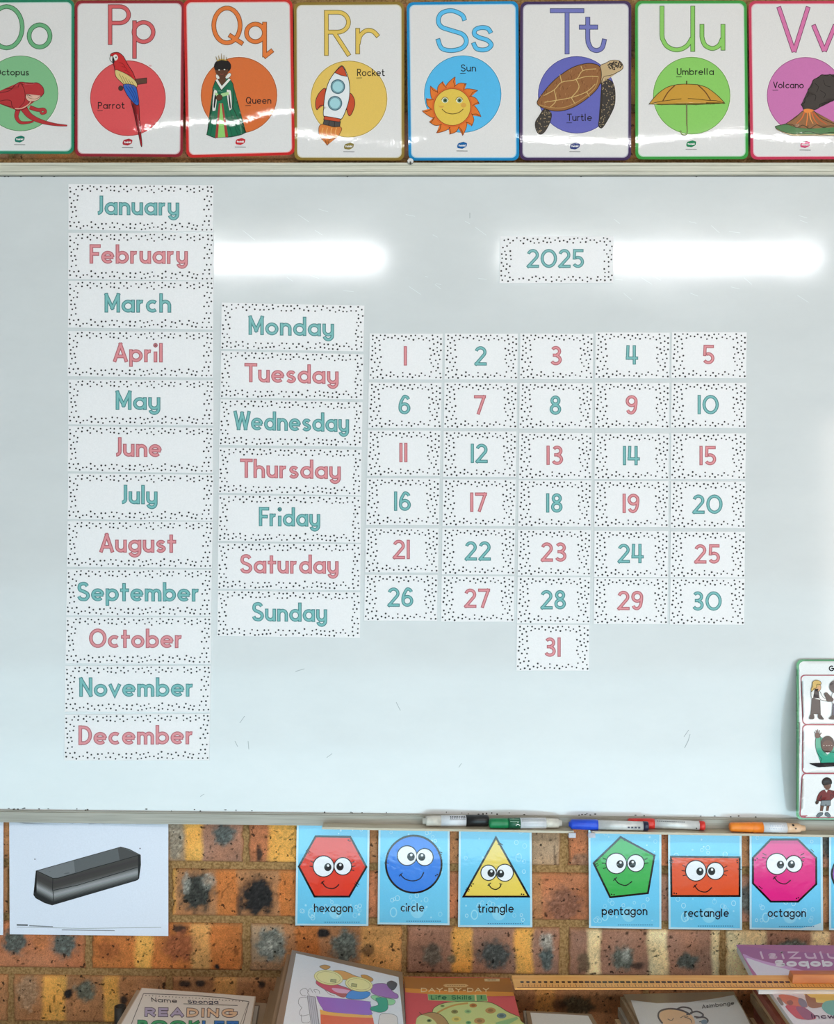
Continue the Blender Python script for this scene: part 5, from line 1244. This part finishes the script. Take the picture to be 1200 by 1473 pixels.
# --- orange textbook
zb = ZC-(1405-CY)*S*.975
cs3 = corners(Hz(581.5,1404.8,zb), Hz(733.5,1407,zb), Hz(584,1473,zb), Hz(750.7,1473,zb), .28)
o, og = slab_book('textbook', cs3, [.010]*4, 'white', 'orange and red life skills textbook with a green fish on its cover', 'book', 'textbooks in the orange pile')
T7 = crop(6.0, 570, 1390)
def draw(a):
    P = lambda L: T7(spl(L, True, 5)); ol = (96,84,50)
    px_border(a, cs3, [0], [(222,92,92)])
    a.poly(T7([(66,88),(200,100),(980,105),(1016,230),(800,222),(420,216),(76,195)]), (184,116,52), 1); a.poly(T7([(76,190),(420,214),(800,220),(1012,226),(1020,258),(800,262),(420,252),(80,226)]), (236,152,62), 2)
    a.poly(T7([(405,165),(430,156),(600,156),(625,168),(600,184),(425,182)]), (226,180,120), 2); a.poly(T7([(760,110),(893,110),(893,132),(765,132)]), (222,190,140), 2)
    for i in range(6): a.stroke(T7([(790+i*13,121),(798+i*13,121)]), 1.2, (110,70,40), 3)
    for i in range(8): a.stroke(T7([(440+i*20,170),(454+i*20,170)]), .9, (170,110,60), 3)
    a.text('DAY-BY-DAY', TP(T7,214,0)[0], TP(T7,802,0)[0], TP(T7,0,226)[1], 5.2, (240,206,150), 1.3, 3, H=1.25)
    a.poly(T7([(272,243),(600,248),(780,246),(792,306),(560,310),(278,296)]), (226,208,140), 3); a.poly(T7([(275,246),(676,251),(680,304),(560,307),(280,293)]), (128,176,112), 4); a.poly(T7([(692,251),(776,250),(786,302),(696,304)]), (120,168,104), 4)
    a.text('Life Skills', TP(T7,300,0)[0], TP(T7,652,0)[0], TP(T7,0,291)[1], 4.6, (44,104,62), 1.2, 5, H=1.4); a.text('1', TP(T7,730,0)[0], TP(T7,742,0)[0], TP(T7,0,288)[1], 4.4, (30,90,50), 1.6, 5, H=1.3)
    a.oshape(P([(312,400),(345,350),(440,316),(600,306),(790,312),(880,345),(960,395),(1040,430),(1062,440),(1075,470),(1090,560),(300,560)]), (208,214,138), 3, ol, .8)
    a.stroke(T7(spl([(340,420),(400,380),(500,340),(620,322)])), 2.4, (206,160,84), 4)
    a.oshape(P([(178,470),(190,440),(225,420),(300,402),(380,420),(440,480),(450,560),(180,560)]), (190,150,96), 4, ol, .8); a.poly(P([(174,470),(190,442),(225,425),(300,450),(350,500),(350,560),(180,560)]), (214,216,146), 5)
    a.disc(*TP(T7,285,474), 3.6, 2.2, (120,140,80), 6, 16); a.disc(*TP(T7,285,474), 1.6, 1.2, (40,50,40), 7, 10)
    a.stroke(T7(spl([(200,402),(220,420)])), .8, ol, 6)
    for x, y, rx, c in ((665,342,5.4,(200,130,64)),(505,396,5,(150,140,76)),(620,394,5,(160,196,130)),(815,385,7.6,(196,146,84)),(910,430,7,(120,140,140)),(720,475,8,(196,150,90)),(520,460,7,(226,206,110)),(625,490,4,(110,170,110)),(400,346,3,(130,160,84))):
        a.disc(*TP(T7,x,y), rx, rx*.56, c, 4, 18); a.disc(*TP(T7,x,y), rx*.5, rx*.28, tuple(int(v*.8) for v in c), 5, 12)
    a.poly(T7([(860,490),(1040,440),(1056,456),(930,530),(860,540)]), (150,190,130), 5)
cover(o, og, cs3, draw)
l = low(cs3, .0101); h = hh(l)
under(l, 7, h, 'textbook', ['white','orange','tan'], 'textbook hidden in the pile under the orange life skills cover', 'book', 'textbooks in the orange pile', [(.0,-.004), (.001,-.006), (-.0,-.004)])

# --- low booklets between the piles
zl = ZC-(1448-CY)*S*.97
cs4 = corners(Hz(757,1454,zl), Hz(851,1459,zl), Hz(760,1473,zl), Hz(859,1473,zl), .21)
o, og = slab_book('booklet', cs4, [.004]*4, 'brown', 'small brown-edged white booklet lying low right of the orange textbook', 'booklet', 'small booklets between the piles')
cover(o, og, cs4, lambda a: (px_border(a, cs4, [0, .06], [(146,122,96),(226,222,216)])))
l = low(cs4, .0041); h = hh(l)
under(l, 4, h, 'booklet', ['grey','brown'], 'small brown-edged booklet in the low heap right of the orange textbook', 'booklet', 'small booklets between the piles', [(-.004,.010), (-.006,.006), (.003,.0), (.0,.0)], None)

# --- drawings on the right of the gap
za = ZC-(1431-CY)*S*.97
cs5 = corners(Hz(897,1430.5,za), Hz(1055.5,1426.5,za), Hz(921,1473,za), Hz(1081,1473,za), .29)
o, og = slab_book('laminated_drawing', cs5, [.004]*4, 'brown', 'laminated child portrait of a curly-haired head below the wooden ruler', 'drawing', 'laminated drawings under the ruler')
T8 = crop(3.5294, 860, 1350)
def draw(a):
    q = lambda L: T8(spl(L, False, 5)); ink = (84,76,76)
    px_border(a, cs5, [0], [(150,126,100)])
    a.poly(T8([(168,314),(300,330),(450,326),(600,305),(692,288),(740,370),(790,470),(225,470)]), (214,210,206), 1)
    a.poly(T8(spl([(330,434),(312,395),(330,368),(380,360),(440,368),(480,395),(490,440),(420,480),(350,470)], True)), (232,190,146), 2)
    for L, w in (([(330,434),(308,400),(318,370),(370,358),(430,368),(470,388)],2.4), ([(400,362),(430,350),(470,358),(478,380),(450,388)],2.2), ([(470,380),(505,372),(535,388),(522,402),(490,398)],2.2), ([(500,405),(540,402),(560,420),(540,440)],2.2), ([(515,425),(540,420),(552,436)],1.2), ([(355,410),(375,418),(385,405)],.9), ([(440,400),(470,412),(478,430)],1.0), ([(420,405),(440,395),(460,400)],.8)):
        a.stroke(q(L), w, ink, 3)
    a.disc(*TP(T8,541,426), 4.6, 3.6, (120,136,150), 4, 16)
    a.text('Asimbonge', TP(T8,530,0)[0], TP(T8,694,0)[0], TP(T8,0,358)[1], 4.0, (60,54,56), 1.0, 4, H=1.5, slope=-.12, shear=-.1, style='hand')
cover(o, og, cs5, draw, fin='soft', name='drawing_sheet')
l = low(cs5, .0041); h = hh(l)
SH = [(-.006,.0), (-.011,-.004), (-.018,-.012), (-.014,-.006), (-.022,-.014), (-.006,.0)]
under(l, 6, h, 'laminated_drawing', ['brown','grey','tan'], 'brown-edged laminated sheet in the pile under the portrait drawing', 'drawing', 'laminated drawings under the ruler', SH)

# --- pile at the right edge
zz = ZC-(1359-CY)*S*.99
TL = Hz(1060,1359,zz)
csz = [TL, Vector((TL.x+.215, TL.y-.004, zz)), Vector((TL.x+.20, -.194, zz)), Vector((TL.x-.015, -.194, zz))]
o, og = slab_book('workbook', csz, [.013]*4, 'white', 'pink and lilac workbook behind the wooden ruler, topmost of the right pile', 'book', 'books in the right pile')
T9 = crop(8.0, 1050, 1350)
def draw(a):
    P = lambda L: T9(spl(L, True, 5))
    px_border(a, csz, [0], [(198,128,166)])
    a.poly(T9([(70,75),(330,110),(640,150),(1400,190),(1400,530),(390,530),(300,410)]), (186,122,168), 1)
    a.poly(T9(spl([(150,190),(260,225),(420,270),(560,300),(700,330),(900,380),(1300,420),(1300,520),(400,520),(300,410)], True)), (222,178,222), 2)
    a.poly(T9(spl([(190,235),(300,262),(450,310),(640,352),(760,400),(800,460),(420,500),(300,405)], True)), (240,234,246), 3)
    a.text('IsiZulu', TP(T9,372,0)[0], TP(T9,1262,0)[0], TP(T9,0,250)[1]-1.2, 8.4, (236,206,224), 2.7, 4, H=1.45, slope=.0, shear=-.35, gap=.62)
    a.text('Soqobo', TP(T9,525,0)[0], TP(T9,1330,0)[0], TP(T9,0,330)[1], 8.2, (248,244,250), 3.3, 4, H=1.3, slope=.0, shear=-.2, gap=.45)
cover(o, og, csz, draw)
zy = zz-.0135
csy = [Vector((.602,-.075,zy)), Vector((.812,-.08,zy)), Vector((.812,-.372,zy)), Vector((.598,-.372,zy))]
o, og = slab_book('workbook', csy, [.008]*4, 'white', 'white workbook with yellow and red child pictures in front of the wooden ruler', 'book', 'books in the right pile')
def draw(a):
    P = lambda L: T9(spl(L, True, 5))
    px_border(a, csy, [0], [(234,228,238)])
    a.poly(T9(spl([(800,560),(1010,600),(1400,600),(1400,720),(1010,740),(890,680)], True)), (244,214,128), 1)
    a.poly(P([(1005,570),(1100,560),(1260,580),(1260,640),(1120,636),(1030,608)]), (110,84,78), 2)
    a.poly(P([(870,640),(930,680),(985,690),(1000,740),(1080,750),(1060,790),(960,805),(905,780),(880,720)]), (176,128,112), 3)
    a.poly(P([(1080,745),(1140,720),(1300,730),(1300,900),(1150,880),(1080,830),(1060,790)]), (134,190,186), 3)
    a.poly(P([(560,660),(680,655),(820,700),(890,760),(880,800),(760,800),(660,770)]), (222,136,118), 3); a.poly(P([(655,735),(700,715),(730,740),(715,770),(680,770)]), (170,112,108), 4); a.poly(P([(800,690),(870,720),(890,790),(830,790),(790,740)]), (150,140,160), 4)
    a.poly(P([(640,785),(720,775),(860,800),(980,890),(970,935),(800,930),(720,880)]), (214,106,120), 3.5); a.poly(P([(760,800),(860,800),(980,890),(960,930),(860,930)]), (170,112,140), 4)
    a.poly(P([(540,690),(580,690),(620,760),(590,770)]), (150,136,136), 3)
    a.text('Incwadi', TP(T9,945,0)[0], TP(T9,1420,0)[0], TP(T9,0,928)[1], 5.0, (84,56,84), 1.6, 5, H=1.55, shear=-.2)
cover(o, og, csy, draw)
l = low(csy, .0082); h = hh(l)
under(l, 11, h, 'workbook', ['tan','red','tan','brown','red','red','tan','brown','tan','red','brown'], 'red-brown edged workbook in the right pile under the yellow child pictures', 'book', 'books in the right pile', [(.004,-.0), (-.003,.002), (.002,.0), (-.002,.0), (.004,.0)], None)

# --- wooden blackboard ruler with a grip
zt = zz+.0070; zb_ = zz+.0006
rw = plain('ruler_wood', (232,164,88), (242,182,106), .4, .4, 0, 22, (.6,14,1))
XL = .164; YB, YF = -.166, -.208
re_ = Vector((XL+.5, (YB+YF)/2, zb_))
bm = bmesh.new(); hexa_bm(bm, [Vector(p) for p in ((XL,YF,zb_),(XL+1,YF,zb_),(XL+1,YB,zb_),(XL-.002,YB,zb_),(XL,YF,zt-.004),(XL+1,YF,zt-.004),(XL+1,YB,zt),(XL-.002,YB,zt))])
rul = bm_obj('wooden_ruler', bm, rw, None, re_, bevel=.0006); tag(rul, 'long wooden board ruler with black tick marks lying across the book piles', 'ruler')
def rmap(x, y, off):         # x metres along, y metres from the front edge
    f = y/(YB-YF); return Vector((XL+x, YF+y, zt-.004+.004*f+off+.0002))
class RulerArt(Art): pass
a = RulerArt(lambda x, y, o: rmap(x, -y, o), 'soft')
rr_ = random.Random(2)
for i in range(1, 99):
    x = .004+i*.01
    a.poly([(x-.0004,-.0035),(x+.0004,-.0035),(x+.0004,-.0125 if i % 5 else -.0145),(x-.0004,-.0125 if i % 5 else -.0145)], (120,60,24), 1)
    a.poly([(x+.0046,-.0035),(x+.0052,-.0035),(x+.0052,-.009),(x+.0046,-.009)], (150,80,34), 1)
    w = .0028 if i < 10 else .0038
    if i % 1 == 0: a.poly([(x-w,-.0165),(x+w*.9,-.0165),(x+w,-.0220),(x-w,-.0220)], (52,26,20), 1)
a.poly([(.004,-.0008),(.996,-.0008),(.996,-.0022),(.004,-.0022)], (128,62,36), 1)
a.build('scale_marks', rul, re_)
gx0 = Hz(1131,1402,zt).x
bm = bmesh.new(); hexa_bm(bm, [Vector(p) for p in ((gx0,-.194,zt-.003),(gx0+.14,-.194,zt-.003),(gx0+.14,-.172,zt-.001),(gx0,-.172,zt-.001),(gx0+.002,-.192,zt+.012),(gx0+.138,-.192,zt+.012),(gx0+.138,-.174,zt+.012),(gx0+.002,-.174,zt+.012))])
bm_obj('grip', bm, plain('grip_wood', (186,100,34), (206,120,50), .35, .5, 0, 22, (.6,14,1)), rul, re_, bevel=.0016)

# --- black tube by the reading booklets
pt = W(173,1447.5,-.026)
bm = bmesh.new(); rings = []
for r_, z in ((.0105,TZ+.001),(.0105,pt.z),(.0085,pt.z),(.0085,pt.z-.05)):
    rings.append([bm.verts.new((pt.x+r_*math.cos(q), pt.y+r_*math.sin(q), z)) for q in (2*PI*i/24 for i in range(24))])
for r1, r2 in zip(rings, rings[1:]):
    for i in range(24): bm.faces.new([r1[i], r1[(i+1) % 24], r2[(i+1) % 24], r2[i]]).smooth = True
bm.faces.new(rings[0]); bm.faces.new(rings[-1])
o = bm_obj('metal_tube', bm, plain('tube_black', (44,40,38), (60,56,52), .45), None, Vector((pt.x, pt.y, TZ))); tag(o, 'short black hollow tube standing left of the reading booklets', 'tube')
